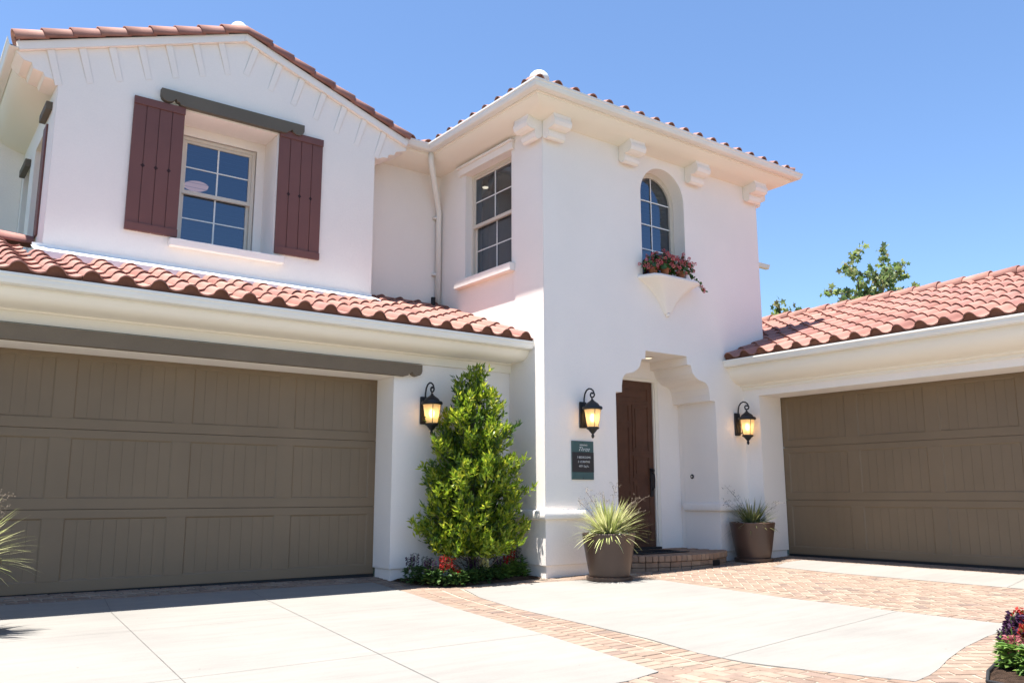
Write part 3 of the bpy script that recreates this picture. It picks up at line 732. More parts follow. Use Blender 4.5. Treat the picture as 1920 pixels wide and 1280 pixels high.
mb.sweep([(5.25, 10.87)] + tower_path[1:], [(-.001, 5.91), (.10, 5.915), (.20, 5.935), (.29, 5.965), (.36, 6.0), (.40, 6.035), (.405, 6.05), (.428, 6.055), (.429, 6.16), (-.001, 6.16)])
part(mb, 'cornice', 'trim', H, angle=25)
gp = [(1.24, 13.3), (1.24, 10.752)]
mb = MB(); mb.sweep([(1.24, 13.3), (1.24, 10.25)], gutter_prof(.545, 5.99)); part(mb, 'gutter', 'gutter', H)
mb = MB(); mb.sweep(gp, [(-.001, 5.64), (.10, 5.665), (.20, 5.70), (.30, 5.75), (.38, 5.80), (.42, 5.86), (.425, 5.98), (-.001, 5.98)]); part(mb, 'cornice', 'trim', H, angle=25)
# belt courses
bp = [(-.001, 0), (.035, 0), (.05, .012), (.055, .03), (.055, .095), (.045, .11), (-.001, .118)]
mb = MB(); mb.sweep([(6.69, 9.048), (6.69, 8.31), (7.915, 8.31)], bp, z0=.708); part(mb, 'belt_course', 'stucco', H, angle=35)
mb = MB(); mb.sweep([(9.94, 8.965), (9.94, 8.31), (10.605, 8.31)], bp, z0=.772); part(mb, 'belt_course', 'stucco', H, angle=35)
# corbels
def corbel(cx, cy, rz):
    m_ = MB()
    prof = [(0, 4.70 + 1), (.04, 5.655), (.085, 5.648), (.115, 5.67), (.128, 5.72), (.12, 5.765), (.145, 5.77), (.20, 5.768), (.245, 5.79), (.265, 5.84), (.255, 5.885), (.24, 5.90), (.24, 5.99), (0, 5.99)]
    T = Matrix.Translation((cx, cy, 0)) @ Matrix.Rotation(rz, 4, 'Z')
    m_.plate(prof, [], -.15, .15, lambda a, b_, d: T @ Vector((d, -a, b_)))
    o = part(m_, 'corbel', 'stucco', H)
for x in (6.84, 8.23, 9.61, 10.99): corbel(x, 8.309, 0)
corbel(6.689, 8.46, -PI / 2)
corbel(11.161, 8.46, PI / 2); corbel(11.161, 9.9, PI / 2)

# --- window ledge bracket under the arched window
mb = MB()
lv = [(4.062, .555, .27), (4.035, .568, .28), (4.01, .555, .27), (3.985, .49, .25), (3.94, .40, .215), (3.87, .30, .17), (3.80, .22, .13), (3.73, .16, .10), (3.66, .115, .075), (3.60, .08, .055), (3.56, .05, .04)]
vs = []; n = 12
for z, hw, dp in lv:
    for k in range(n + 1):
        t = -1 + 2 * k / n; e = (1 - abs(t) ** 10)
        vs.append((8.96 + hw * t, 8.309 - dp * (0.0 + e), z))
fs = [(i * (n + 1) + k, i * (n + 1) + k + 1, (i + 1) * (n + 1) + k + 1, (i + 1) * (n + 1) + k) for i in range(len(lv) - 1) for k in range(n)]
fs += [tuple(range(n, -1, -1)), tuple((len(lv) - 1) * (n + 1) + k for k in range(n + 1))]
mb.add(vs, fs)
mb.box(8.50, 9.41, 8.309, 8.52, 4.0, 4.06)
bm_ = bmesh.new(); bmesh.ops.create_uvsphere(bm_, u_segments=14, v_segments=8, radius=.035); mb.bm(bm_, T=Matrix.Translation((8.96, 8.285, 3.555))); bm_.free()
part(mb, 'planter_ledge', 'stucco', H, angle=40)

# --- garage doors (local x along width, y in, z up)
def garage_door(T, z0, z1, wdt=4.66):
    sec_h = (z1 - z0) / 3; root = None
    base = MB(); base.box(0, wdt, .05, .07, z0, z1)
    for v in base.v: v[:] = T @ v
    root = part(base, 'garage_door', 'door_paint', H)
    for s_ in range(3):
        a = z0 + s_ * sec_h + .002; b_ = a + sec_h - .004
        m_ = MB(); y0 = 0.0
        rb_, rt = .105, .085
        if s_ == 2: rt = .07
        # rails and stiles
        def bx(x0, x1, za, zb, y=0.0): m_.box(x0, x1, y, .05, za, zb, bev=.0035)
        bx(0, wdt, a, a + rb_); bx(0, wdt, b_ - rt, b_)
        xs = [0.0]; 
        for k in range(4):
            x0 = .07 + k * 1.163 + .03; x1 = x0 + .97
            bx(xs[-1], x0, a + rb_, b_ - rt); xs.append(x1)
            # tongue and groove planks, set back behind a sloped moulding
            np_ = 8; pw = (x1 - x0) / np_
            for i in range(np_): m_.box(x0 + i * pw + .0015, x0 + (i + 1) * pw - .0015, .011, .05, a + rb_, b_ - rt, bev=.001)
            m_.box(x0, x1, .0138, .05, a + rb_, b_ - rt)
            q = .014
            vsm = [(x0, .002, a + rb_), (x1, .002, a + rb_), (x1, .002, b_ - rt), (x0, .002, b_ - rt), (x0 + q, .0115, a + rb_ + q), (x1 - q, .0115, a + rb_ + q), (x1 - q, .0115, b_ - rt - q), (x0 + q, .0115, b_ - rt - q)]
            m_.add(vsm, [(0, 1, 5, 4), (1, 2, 6, 5), (2, 3, 7, 6), (3, 0, 4, 7)])
        bx(xs[-1], wdt, a + rb_, b_ - rt)
        for v in m_.v: v[:] = T @ v
        part(m_, 'door_section', 'door_paint', root)
    m_ = MB(); m_.box(0, wdt, .0, .05, z0 - .035, z0 - .001)
    for v in m_.v: v[:] = T @ v
    part(m_, 'bottom_seal', 'black', root)
garage_door(TY(.30, 9.47, 0), .085, 2.45)
garage_door(TX(11.14, 8.04, 0), .145, 2.50)

# --- roofs
def tile_field(o, u, v, n, ncol, rows_fn, pitch=.30, expo=.34, first_fn=lambda c: 0.0, hump=.064, eave=True, u_ref=0.0, extra=.05, mirror=False):
    """S-tiles. o = eave corner; u along eave, v up the slope, n normal; one island per tile"""
    mb = MB(); o, u, v, n = Vector(o), Vector(u).normalized(), Vector(v).normalized(), Vector(n).normalized()
    K = 16; rr = random.Random(11)
    prof = []
    for k in range(K + 1):
        t = k / K
        if t <= .52: h = hump * math.sin(PI * t / .52) ** .62
        else: h = -.020 * math.sin(PI * (t - .52) / .48)
        prof.append(((t if not mirror else 1 - t) * pitch * 1.0, h))
    for c in range(ncol):
        L = rows_fn(c); v0 = first_fn(c); r_ = 0
        while v0 < L - .04:
            v1 = min(v0 + expo + extra, L + .02)
            jz = rr.uniform(0, .006); ju = rr.uniform(-.004, .004); th = .015; tl = .027
            vs = []
            for (vv, hz) in ((v0, tl + jz), (v1, 0.002)):
                for a, h in prof: vs.append(o + u * (c * pitch + a + ju) + v * vv + n * (h + hz))
            for a, h in prof: vs.append(o + u * (c * pitch + a + ju) + v * v0 + n * (h + tl + jz - th))
            m1 = K + 1
            mb.add(vs, [(k, k + 1, m1 + k + 1, m1 + k) for k in range(K)] + [(2 * m1 + k, 2 * m1 + k + 1, k + 1, k) for k in range(K)])
            if r_ == 0 and eave and v0 < .01:
                vs = []
                for a, h in prof:
                    b_ = o + u * (c * pitch + a + ju) + v * (v0 + .02); vs += [b_ + n * (h + tl - .010), b_ + n * -.05]
                mb.add(vs, [(2 * k, 2 * k + 2, 2 * k + 3, 2 * k + 1) for k in range(K)], 1)
            v0 += expo; r_ += 1
        La = L; f0 = first_fn(c)
        if La > f0: mb.add([o + u * (c * pitch) + v * f0 - n * .02, o + u * ((c + 1) * pitch) + v * f0 - n * .02, o + u * ((c + 1) * pitch) + v * La - n * .02, o + u * (c * pitch) + v * La - n * .02], [(0, 1, 2, 3)], 2)
    return mb
def slope_vec(dx, dy, s): v = Vector((dx, dy, s)); return v
roof = None
s1 = .354; L1 = math.sqrt(1 + s1 * s1)
# left garage: hump centres at x = 6.56 - .3k ; hump centre sits .28*pitch from the column start
x_start = 6.56 - .078 - .3 * 27
def rowsL(c):
    x = x_start + .3 * (c + .5)
    top = 10.98 if x < 1.14 else (10.02 if x < 5.24 else 10.85)
    return (top - 8.53) * L1
mb = tile_field((x_start, 8.53, 2.985), (1, 0, 0), (0, 1, s1), (0, -s1, 1), 28, rowsL)
part(mb, 'garage_roof', ['tile', 'tile_mortar', 'deck'], H, angle=50)
# right garage
s2 = .36; L2 = math.sqrt(1 + s2 * s2)
# u = -Y ; hump centres at y = 8.11 - .295k
mb = tile_field((10.19, 8.305, 3.03), (0, -1, 0), (1, 0, s2), (-s2, 0, 1), 22, lambda c: 3.50 * L2, pitch=.297, mirror=False)
rr_ = tile_field((10.19, 8.305 + .297 * 20, 3.03), (0, -1, 0), (1, 0, s2), (-s2, 0, 1), 20, lambda c: 3.50 * L2, pitch=.297, first_fn=lambda c: 1.02 * L2, eave=False)
mb.add(rr_.v, []); off = len(mb.v) - len(rr_.v)
for f, i_ in zip(rr_.f, rr_.mi): mb.f.append(tuple(k + off for k in f)); mb.mi.append(i_)
roofR = part(mb, 'garage_roof', ['tile', 'tile_mortar', 'deck'], H, angle=50)
mb = tile_field((17.2, 1.8, 3.03), (0, 1, 0), (-1, 0, s2), (s2, 0, 1), 42, lambda c: 3.50 * L2, pitch=.297)
part(mb, 'garage_roof', ['tile', 'tile_mortar', 'deck'], H, angle=50)
def cap_run(p, q, r0=.10, r1=.085, L=.33, up=(0, 0, 1), n=12, flat=.85):
    """overlapping half-barrel cap tiles from p to q (lower end first)"""
    mb = MB(); p, q = Vector(p), Vector(q); d = (q - p); D = d.length; d.normalize()
    up = Vector(up); s_ = d.cross(up).normalized(); u_ = s_.cross(d).normalized(); k_ = max(1, round(D / L)); st = D / k_; rr = random.Random(5)
    for i in range(k_):
        a = p + d * (st * i); b_ = a + d * (st + .035); j = rr.uniform(-.004, .004); vs = []
        for (c, r_, lift) in ((a, r0, .012), (b_, r1, 0), (a, r0 - .016, .012), (b_, r1 - .016, 0)):
            for k in range(n + 1):
                t = PI * (k / n) * 1.16 - PI * .08
                vs.append(c + s_ * math.cos(t) * r_ + u_ * (math.sin(t) * r_ * flat + lift + j))
        m1 = n + 1
        fs = [(k, k + 1, m1 + k + 1, m1 + k) for k in range(n)] + [(2 * m1 + k, 2 * m1 + k + 1, k + 1, k) for k in range(n)] + [(2 * m1 + k, 3 * m1 + k, 3 * m1 + k + 1, 2 * m1 + k + 1) for k in range(n)]
        fs += [(0, m1, 3 * m1, 2 * m1), (n, 2 * m1 + n, 3 * m1 + n, m1 + n)]
        mb.add(vs, fs)
    return mb
part(cap_run((13.68, 1.8, 4.295), (13.68, 14.0, 4.295), .135, .112, .40, flat=.95), 'ridge_tiles', 'tile', roofR, smooth=True)
part(cap_run((-1.6, 10.98, 3.885), (1.19, 10.98, 3.885), .12, .105, .42), 'ridge_tiles', 'tile', H.children[0] if False else [o for o in H.children if o.name == 'garage_roof'][0], smooth=True)
# gable roof
sa, sb = (6.925 - 5.965) / 2.54, (6.925 - 6.07) / 2.43
mb = tile_field((.80, 10.36, 5.99), (0, 1, 0), (1, 0, sa), (-sa, 0, 1), 15, lambda c: 2.52 * math.sqrt(1 + sa * sa))
m2 = tile_field((5.76, 10.36 + .3 * 15, 6.095), (0, -1, 0), (-1, 0, sb), (sb, 0, 1), 15, lambda c: 2.42 * math.sqrt(1 + sb * sb))
off = len(mb.v); mb.v += m2.v; mb.f += [tuple(k + off for k in f) for f in m2.f]; mb.mi += m2.mi
gr = part(mb, 'gable_roof', ['tile', 'tile_mortar', 'deck'], H, angle=50)
part(cap_run((.775, GY + .02, 5.985), (3.33, GY + .02, 6.945), .12, .103, .315, flat=1.05), 'rake_tiles', 'tile', gr, smooth=True)
part(cap_run((5.765, GY + .02, 6.09), (3.34, GY + .02, 6.945), .12, .103, .315, flat=1.05), 'rake_tiles', 'tile', gr, smooth=True)
part(cap_run((3.33, GY + .12, 6.96), (3.33, 14.8, 6.96), .11, .095, .38), 'ridge_tiles', 'tile', gr, smooth=True)
# recess roof strip behind gutter, and tower hip roof
s3 = .34; L3 = math.sqrt(1 + s3 * s3)
def hipcut(c, W, x0, y_off): 
    x = x0 + .3 * (c + .5); d = min(x, W - x); return max(0.05, min(d, 2.8) * L3)
Wf = 5.57
mb = tile_field((6.19, 7.83, 6.158), (1, 0, 0), (0, 1, s3), (0, -s3, 1), 18, lambda c: hipcut(c, 5.47, 0.03, 0))
Ws = 7.2
def cat(a, b_): 
    off = len(a.v); a.v += b_.v; a.f += [tuple(k + off for k in f) for f in b_.f]; a.mi += b_.mi
cat(mb, tile_field((6.21, 7.83 + .3 * 24, 6.158), (0, -1, 0), (1, 0, s3), (-s3, 0, 1), 24, lambda c: max(.05, min((.3 * (23 - c) + .15), 2.7)) * L3, first_fn=lambda c: 0.0))
cat(mb, tile_field((11.64, 7.83, 6.158), (0, 1, 0), (-1, 0, s3), (s3, 0, 1), 24, lambda c: max(.05, min((.3 * c + .15), 2.7)) * L3))
cat(mb, tile_field((5.80, 10.39, 6.158), (1, 0, 0), (0, 1, s3), (0, -s3, 1), 3, lambda c: 1.5))
tr_ = part(mb, 'tower_roof', ['tile', 'tile_mortar', 'deck'], H, angle=50)
part(cap_run((6.62, 8.24, 6.30), (8.9, 10.51, 6.15 + 2.71 * s3), .10, .085, .36), 'hip_tiles', 'tile', tr_, smooth=True)
part(cap_run((11.60, 7.86, 6.17), (8.95, 10.51, 6.15 + 2.71 * s3), .10, .085, .36), 'hip_tiles', 'tile', tr_, smooth=True)
# white caps (hip and ridge ends)
def dome(x, y, z, r_, par):
    m_ = MB(); m_.lathe([(r_ * .92, -.10), (r_ * .95, -.02), (r_, 0), (r_ * .97, r_ * .3), (r_ * .84, r_ * .58), (r_ * .6, r_ * .82), (r_ * .3, r_ * .95), (0, r_)], 24, T=Matrix.Translation((x, y, z)))
    part(m_, 'vent_cap', 'dome', par, smooth=True)
dome(6.41, 8.02, 6.285, .135, tr_); dome(3.35, 10.66, 7.17, .115, gr)
# flashing
mb = MB()
z_at = lambda y: 2.985 + s1 * (y - 8.53)
mb.add([(1.13, 10.0, z_at(10.0) + .075), (5.25, 10.0, z_at(10.0) + .075), (5.25, 10.299, z_at(10.30) + .085), (1.13, 10.299, z_at(10.30) + .085), (1.13, 10.0, z_at(10.0) + .0), (5.25, 10.0, z_at(10.0) + .0)], [(0, 1, 2, 3), (4, 5, 1, 0)])
mb.box(1.14, 5.252, 10.285, 10.298, z_at(10.3) + .06, z_at(10.3) + .115)
part(mb, 'flashing', 'flash', H)
# downspout and vent pipe in the recess
mb = MB(); mb.tube([(6.25, 10.43, 6.07), (6.26, 10.44, 5.93), (6.30, 10.48, 5.86), (6.58, 10.76, 5.42), (6.63, 10.80, 5.30), (6.63, 10.80, 3.86)], .043, 12)
mb.box(6.55, 6.655, 10.79, 10.869, 5.2, 5.23); mb.box(6.55, 6.655, 10.79, 10.869, 4.3, 4.33)
part(mb, 'downspout', 'gutter', H, smooth=True, angle=None)
mb = MB(); mb.tube([(6.50, 10.72, 3.78), (6.50, 10.72, 3.93)], .035, 12); part(mb, 'vent_pipe', 'black', H)
# eave of the rear wing seen past the tower
mb = MB(); mb.box(11.2, 15.9, 12.0, 14.5, 2.6, 6.2); part(mb, 'rear_wing_wall', 'stucco', H)
mb = MB(); mb.sweep([(11.0, 11.95), (16.30, 11.95)], gutter_prof(.12, 6.28)); part(mb, 'gutter', 'gutter', H)

# ------------------------------------------------------------------ porch step
st = thing('porch_step', 'curved brick entry step in front of the brown door', 'step', (8.93, 8.3, 0))
ca = [(7.90, 8.30), (7.95, 8.12), (8.15, 8.0), (8.5, 7.91), (8.93, 7.88), (9.35, 7.93), (9.7, 8.05), (9.9, 8.2), (9.96, 8.31)]
mb = MB(); T0 = Matrix.Translation((-8.93, -8.3, 0))
poly = [(8.93 + (p[0] - 8.93) * .97, p[1] + .04) for p in ca] + [(9.935, 9.16), (7.925, 9.16)]
mb.plate(poly, [], -.02, .222, lambda a, b_, d: (a - 8.93, b_ - 8.3, d)); part(mb, 'step_core', 'step_mortar', st)
mb = MB()
def arcpts(n):
    L = [0]; 
    for i in range(len(ca) - 1): L.append(L[-1] + math.dist(ca[i], ca[i + 1]))
    res = []
    for k in range(n + 1):
        t = L[-1] * k / n
        for i in range(len(ca) - 1):
            if t <= L[i + 1] + 1e-9:
                f = (t - L[i]) / (L[i + 1] - L[i]); p = Vector(ca[i]).lerp(Vector(ca[i + 1]), f); d = (Vector(ca[i + 1]) - Vector(ca[i])).normalized(); res.append((p, Vector((d.y, -d.x)))); break
    return res
ap = arcpts(26)
for k in range(26):
    (p, n_), (q, m_) = ap[k], ap[k + 1]; g_ = (q - p).normalized() * .004
    def wedge(z0, z1, out, inn):
        P0, P1 = p + g_ + n_ * out, q - g_ + m_ * out; Q0, Q1 = p + g_ - n_ * inn, q - g_ - m_ * inn
        b = bmesh.new(); vv = [b.verts.new((t.x - 8.93, t.y - 8.3, z)) for z in (z0, z1) for t in (P0, P1, Q1, Q0)]
        for f in ((3, 2, 1, 0), (4, 5, 6, 7), (0, 1, 5, 4), (1, 2, 6, 5), (2, 3, 7, 6), (3, 0, 4, 7)): b.faces.new([vv[i] for i in f])
        bmesh.ops.bevel(b, geom=b.edges[:], offset=.006, segments=1, affect='EDGES'); mb.bm(b); b.free()
    wedge(.155, .232, .02, .19)
ap = arcpts(13)
for k in range(13):
    (p, n_), (q, m_) = ap[k], ap[k + 1]; g_ = (q - p).normalized() * .004
    for row in range(1): wedge(.085, .150, .005, .05)
    wedge(.0, .080, .003, .05)
for i in range(17):
    for j in range(11):
        x0 = 7.45 + i * .205 + (.1 if j % 2 else 0); y0 = 8.30 + j * .105
        if not (7.93 < x0 and x0 + .197 < 9.93): continue
        if y0 > 9.05: continue
        mb.box(x0 - 8.93, x0 + .197 - 8.93, y0 - 8.3, y0 + .097 - 8.3, .2, .231, bev=.004)
for i in range(8):
    for j in range(2):
        x0 = 8.15 + i * .205 + (.1 if j % 2 else 0); y0 = 8.1 + j * .105
        if x0 > 9.5: continue
        mb.box(x0 - 8.93, x0 + .197 - 8.93, y0 - 8.3, y0 + .097 - 8.3, .2, .230, bev=.004)
part(mb, 'bricks', 'brick_step', st)
mb = MB(); Tv = Matrix.Translation((9.36 - 8.93, 7.927 - 8.3, .10)) @ Matrix.Rotation(R(12), 4, 'Z')
mb.box(-.085, .085, -.006, .012, -.035, .038, T=Tv)
for k in range(6): mb.box(-.075, .075, -.012, -.0065, -.028 + k * .011, -.024 + k * .011, T=Tv)
part(mb, 'vent_grille', 'black', st)
# doormat
dm = thing('doormat', 'black rubber doormat lying on the brick step before the door', 'doormat', (8.72, 8.52, .233))
mb = MB(); mb.box(-.46, .46, -.28, .28, 0, .012, bev=.004)
for k in range(14): mb.tube([(-.38 + k * .055, -.2, .014), (-.36 + k * .055, 0, .016), (-.38 + k * .055, .2, .014)], .007, 5)
part(mb, 'mat', 'black', dm)
# doorbell
db = thing('doorbell', 'small round black doorbell button on the white entry jamb', 'doorbell', (9.938, 8.81, 1.28))
mb = MB(); Tq = Matrix.Rotation(-PI / 2, 4, 'Y'); mb.lathe([(.0, .0), (.034, 0), (.034, .006), (.024, .012), (0, .012)], 20, T=Tq); part(mb, 'plate', 'iron', db, smooth=False)
mb = MB(); mb.lathe([(0, .012), (.012, .012), (.010, .018), (0, .019)], 12, T=Tq); part(mb, 'button', 'trim', db)

# ------------------------------------------------------------------ wall lanterns
def lantern(loc, label):
    """local: wall plane y=0, lamp projects to -y"""
    t = thing('wall_lantern', label, 'lantern', loc, 0, 'black wall lanterns by the doors')
    A = -.20
    mb = MB(); mb.box(-.055, .055, -.032, -.001, -.02, .32, bev=.012); mb.box(-.04, .04, -.05, -.032, 0, .30, bev=.010)
    part(mb, 'backplate', 'iron', t)
    mb = MB()
    pts = [(0, -.04, .26)]
    for k in range(13):
        a = PI - PI * k / 12 * 1.0; pts.append((0, -.125 - .085 * -math.cos(a) * -1 if False else -.125 + .085 * -math.cos(a), .36 + .115 * math.sin(a)))
    # spiral in
    pts = [(0, -.045, .24), (0, -.042, .30), (0, -.046, .36), (0, -.062, .42), (0, -.095, .462), (0, -.14, .480), (0, -.185, .472), (0, -.222, .445), (0, -.240, .405)]
    for k in range(15):
        a = -.15 - k * .42; r_ = .046 - k * .0023; pts.append((0, -.200 - r_ * math.cos(a), .400 + r_ * math.sin(a)))
    mb.tube(pts, .0105, 8)
    mb.tube([(0, -.19, .362), (0, A, .335)], .009, 8)
    part(mb, 'scroll_arm', 'iron', t, smooth=True)
    mb = MB(); mb.tube([(0, -.04, .03), (0, -.07, .01), (0, -.10, .02), (0, -.12, .05)], .008, 8); part(mb, 'lower_hook', 'iron', t, smooth=True)
    mb = MB(); mb.tube([(0, -.045, .20), (0, -.075, .225), (0, -.09, .21)], .008, 8); part(mb, 'upper_hook', 'iron', t, smooth=True)
    TA = Matrix.Translation((0, A, 0))
    mb = MB(); mb.lathe([(0, .345), (.012, .343), (.020, .325), (.045, .305), (.075, .285), (.092, .262), (.092, .252), (.122, .245), (.130, .232), (.130, .215), (.118, .205), (.0, .205)], 24, T=TA)
    part(mb, 'lantern_roof', 'iron', t, angle=35)
    mb = MB(); mb.lathe([(.108, .205), (.100, .15), (.070, -.02)], 24, T=TA); mb.f = [f for f in mb.f if len(f) == 4]; mb.mi = mb.mi[:len(mb.f)]
    part(mb, 'glass_shade', 'amber', t, smooth=True)
    mb = MB()
    for k in range(4):
        a = PI / 4 * (2 * k + 1) + .35
        mb.tube([(.112 * math.cos(a), A + .112 * math.sin(a), .21), (.073 * math.cos(a), A + .073 * math.sin(a), -.022)], .0045, 6)
    part(mb, 'cage_ribs', 'iron', t)
    mb = MB(); mb.lathe([(0, -.018), (.080, -.018), (.084, -.028), (.080, -.040), (.058, -.052), (.040, -.075), (.020, -.098), (.012, -.108), (.018, -.118), (.020, -.135), (.014, -.152), (0, -.165)], 20, T=TA)
    part(mb, 'finial', 'iron', t, angle=35)
    mb = MB(); bm_ = bmesh.new(); bmesh.ops.create_uvsphere(bm_, u_segments=14, v_segments=10, radius=.038); mb.bm(bm_, T=Matrix.Translation((0, A, .10)) @ Matrix.Diagonal((1, 1, 1.5, 1))); bm_.free()
    part(mb, 'bulb', 'bulb', t, smooth=True)
    return t
lantern((5.37, 9.048, 1.88), 'lit black wall lantern with amber glass beside the left garage door')
lantern((7.31, 8.308, 1.875), 'lit black wall lantern above the green and black sign')
lantern((10.40, 8.308, 1.90), 'lit black wall lantern between entry arch and right garage door')

# ------------------------------------------------------------------ sign
sg = thing('wall_sign', 'green and black residence sign on the wall left of the entry', 'sign', (7.30, 8.308, 1.445))
mb = MB(); mb.box(-.183, .183, -.016, 0, -.244, .244, bev=.002); part(mb, 'board', 'sign_green', sg)
mb = MB(); mb.box(-.1835, .1835, -.0185, -.0145, -.150, .102); part(mb, 'dark_panel', 'sign_dark', sg)
def text(body, size, x, z, shear=0.0, y=-.0195, off=0.0):
    cu = bpy.data.curves.new('lettering', 'FONT'); cu.body = body; cu.size = size; cu.align_x = 'CENTER'; cu.align_y = 'CENTER'; cu.shear = shear; cu.extrude = .0008; cu.offset = off
    tmp = bpy.data.objects.new('tmp_text', cu); C.objects.link(tmp)
    dg = bpy.context.evaluated_depsgraph_get(); me = bpy.data.meshes.new_from_object(tmp.evaluated_get(dg)); bpy.data.objects.remove(tmp)
    me.materials.clear(); me.materials.append(M['letter'])
    o = bpy.data.objects.new('lettering', me); C.objects.link(o); local(o, sg); o.location = (x, y, z); o.rotation_euler = (PI / 2, 0, 0)
text('RESIDENCE', .026, 0.01, .192); text('Three', .080, 0.01, .140, .45, off=-.0010)
text('3 BEDROOMS', .038, .012, .036, off=-.0004); text('3 1/2 BATHS', .038, .012, -.020, off=-.0004); text('4371 Sq.Ft.', .038, .012, -.076, off=-.0004)
for z in (.228, -.228):
    mb = MB(); mb.lathe([(0, 0), (.007, 0), (.007, .003), (0, .004)], 10, T=Matrix.Translation((0, -.016, z)) @ Matrix.Rotation(PI / 2, 4, 'X')); part(mb, 'screw', 'iron', sg)

# ------------------------------------------------------------------ plants
def blade(mb, base, d, L, w_, droop, segs=5, fold=.3):
    """strap leaf arching from base in direction d"""
    p = Vector(base); d = Vector(d).normalized(); vs = []
    side = d.cross(Vector((0, 0, 1)));
    if side.length < .05: side = Vector((1, 0, 0))
    side.normalize()
    for i in range(segs + 1):
        t = i / segs; ww = w_ * (1 - t ** 2.2) * (.7 + .3 * min(1, t * 5)) + .0008
        vs += [p - side * ww, p + side * ww]
        d = (d + Vector((0, 0, -droop / segs))).normalized(); p = p + d * (L / segs)
    mb.add(vs, [(2 * i, 2 * i + 1, 2 * i + 3, 2 * i + 2) for i in range(segs)])
def leaf(mb, p, d, n_, L, w_):
    p = Vector(p); d = Vector(d).normalized(); n_ = Vector(n_)
    s_ = d.cross(n_)
    if s_.length < 1e-3: s_ = d.orthogonal()
    s_.normalize(); n_ = s_.cross(d)
    a, b_, c, e = p, p + d * L * .45 - s_ * w_ + n_ * w_ * .3, p + d * L, p + d * L * .45 + s_ * w_ + n_ * w_ * .3
    m_ = p + d * L * .5 - n_ * w_ * .1
    mb.add([a, b_, c, e, m_], [(0, 4, 1), (1, 4, 2), (0, 3, 4), (3, 2, 4)])
def rdir(r_, zmin=-1, zmax=1):
    z = r_.uniform(zmin, zmax); a = r_.uniform(0, 2 * PI); q = math.sqrt(max(0, 1 - z * z)); return Vector((q * math.cos(a), q * math.sin(a), z))

def planter(loc, label, seed, nbl, Lr, leafmat, stalks, wb=1.0, rz=0):
    r_ = random.Random(seed)
    t = thing('potted_plant', label, 'potted plant', loc, rz, 'brown pots of strappy grass')
    mb = MB(); mb.lathe([(.22, .045), (.235, .05), (.265, .20), (.30, .42), (.315, .52), (.318, .535), (.312, .545), (.297, .545), (.292, .535), (.285, .47), (.0, .47)], 48); part(mb, 'pot', 'pot', t, angle=40)
    mb = MB(); mb.lathe([(.262, .0), (.272, .01), (.275, .045), (.262, .05), (.235, .046), (0, .046)], 40); part(mb, 'saucer', 'pot', t, angle=40)
    mb = MB()
    for _ in range(240):
        a = r_.uniform(0, 2 * PI); q = .272 * math.sqrt(r_.random()); b = bmesh.new(); bmesh.ops.create_icosphere(b, subdivisions=1, radius=r_.uniform(.012, .024))
        mb.bm(b, T=Matrix.Translation((q * math.cos(a), q * math.sin(a), .505 + r_.uniform(0, .03))) @ Matrix.Diagonal((1, 1, .65, 1))); b.free()
    o = part(mb, 'pebbles', 'pebble', t, smooth=True); o['kind'] = 'stuff'
    mb = MB()
    for i in range(nbl):
        a = r_.uniform(0, 2 * PI); el = r_.uniform(.15, 1.0) ** .8; q = r_.uniform(0, .08)
        d = Vector((math.cos(a) * (1.35 - el), math.sin(a) * (1.35 - el), .10 + el))
        blade(mb, (q * math.cos(a), q * math.sin(a), .49), d, r_.uniform(*Lr), r_.uniform(.007, .0115) * wb, r_.uniform(.15, 1.25) * (1.3 - el * .7))
    part(mb, 'leaves', leafmat, t)
    mb = MB()
    for (a, ln, lean) in stalks:
        p = Vector((0, 0, .5)); d = Vector((math.cos(a) * lean, math.sin(a) * lean, 1)).normalized(); pts = [p.copy()]
        for k in range(8): d = (d + Vector((math.cos(a), math.sin(a), -.15)) * .05).normalized(); p = p + d * ln / 8; pts.append(p.copy())
        mb.tube(pts, .0022, 4)
        for k in range(4, 9):
            for _ in range(3):
                e = rdir(r_, -.1, 1); q = pts[k] + e * r_.uniform(.04, .09); mb.tube([pts[k], pts[k].lerp(q, .5) + Vector((0, 0, .01)), q], .0013, 3)
                for _2 in range(3):
                    s_ = q + rdir(r_) * .018; b = bmesh.new(); bmesh.ops.create_icosphere(b, subdivisions=1, radius=r_.uniform(.003, .0055)); mb.bm(b, T=Matrix.Translation(s_)); b.free()
    part(mb, 'flower_stalks', 'stalk', t)
    return t
planter((7.13, 7.66, G(7.13, 7.66) + .008), 'large brown pot of bright variegated grass in front of the entry step', 1, 400, (.34, .56), 'leaf_flax',
        [(2.4, .55, .55), (2.0, .6, .28), (1.2, .50, .05), (.3, .62, .10), (-.75, .60, .62), (-.9, .45, .9), (-.6, .55, .5)], wb=1.0)
planter((10.22, 7.97, G(10.22, 7.97) + .008), 'brown pot with small olive grass beside the right garage door', 2, 190, (.26, .48), 'leaf_flax_dull', [(2.2, .62, .35), (2.5, .50, .85), (-.8, .5, .9)])
planter((.56, 7.80, -.022), 'variegated grass leaves poking in from the left frame edge by the garage door', 3, 260, (.36, .60), 'leaf_flax', [(-.6, .62, .35), (-.2, .5, .5), (.6, .6, .4)], wb=1.5)

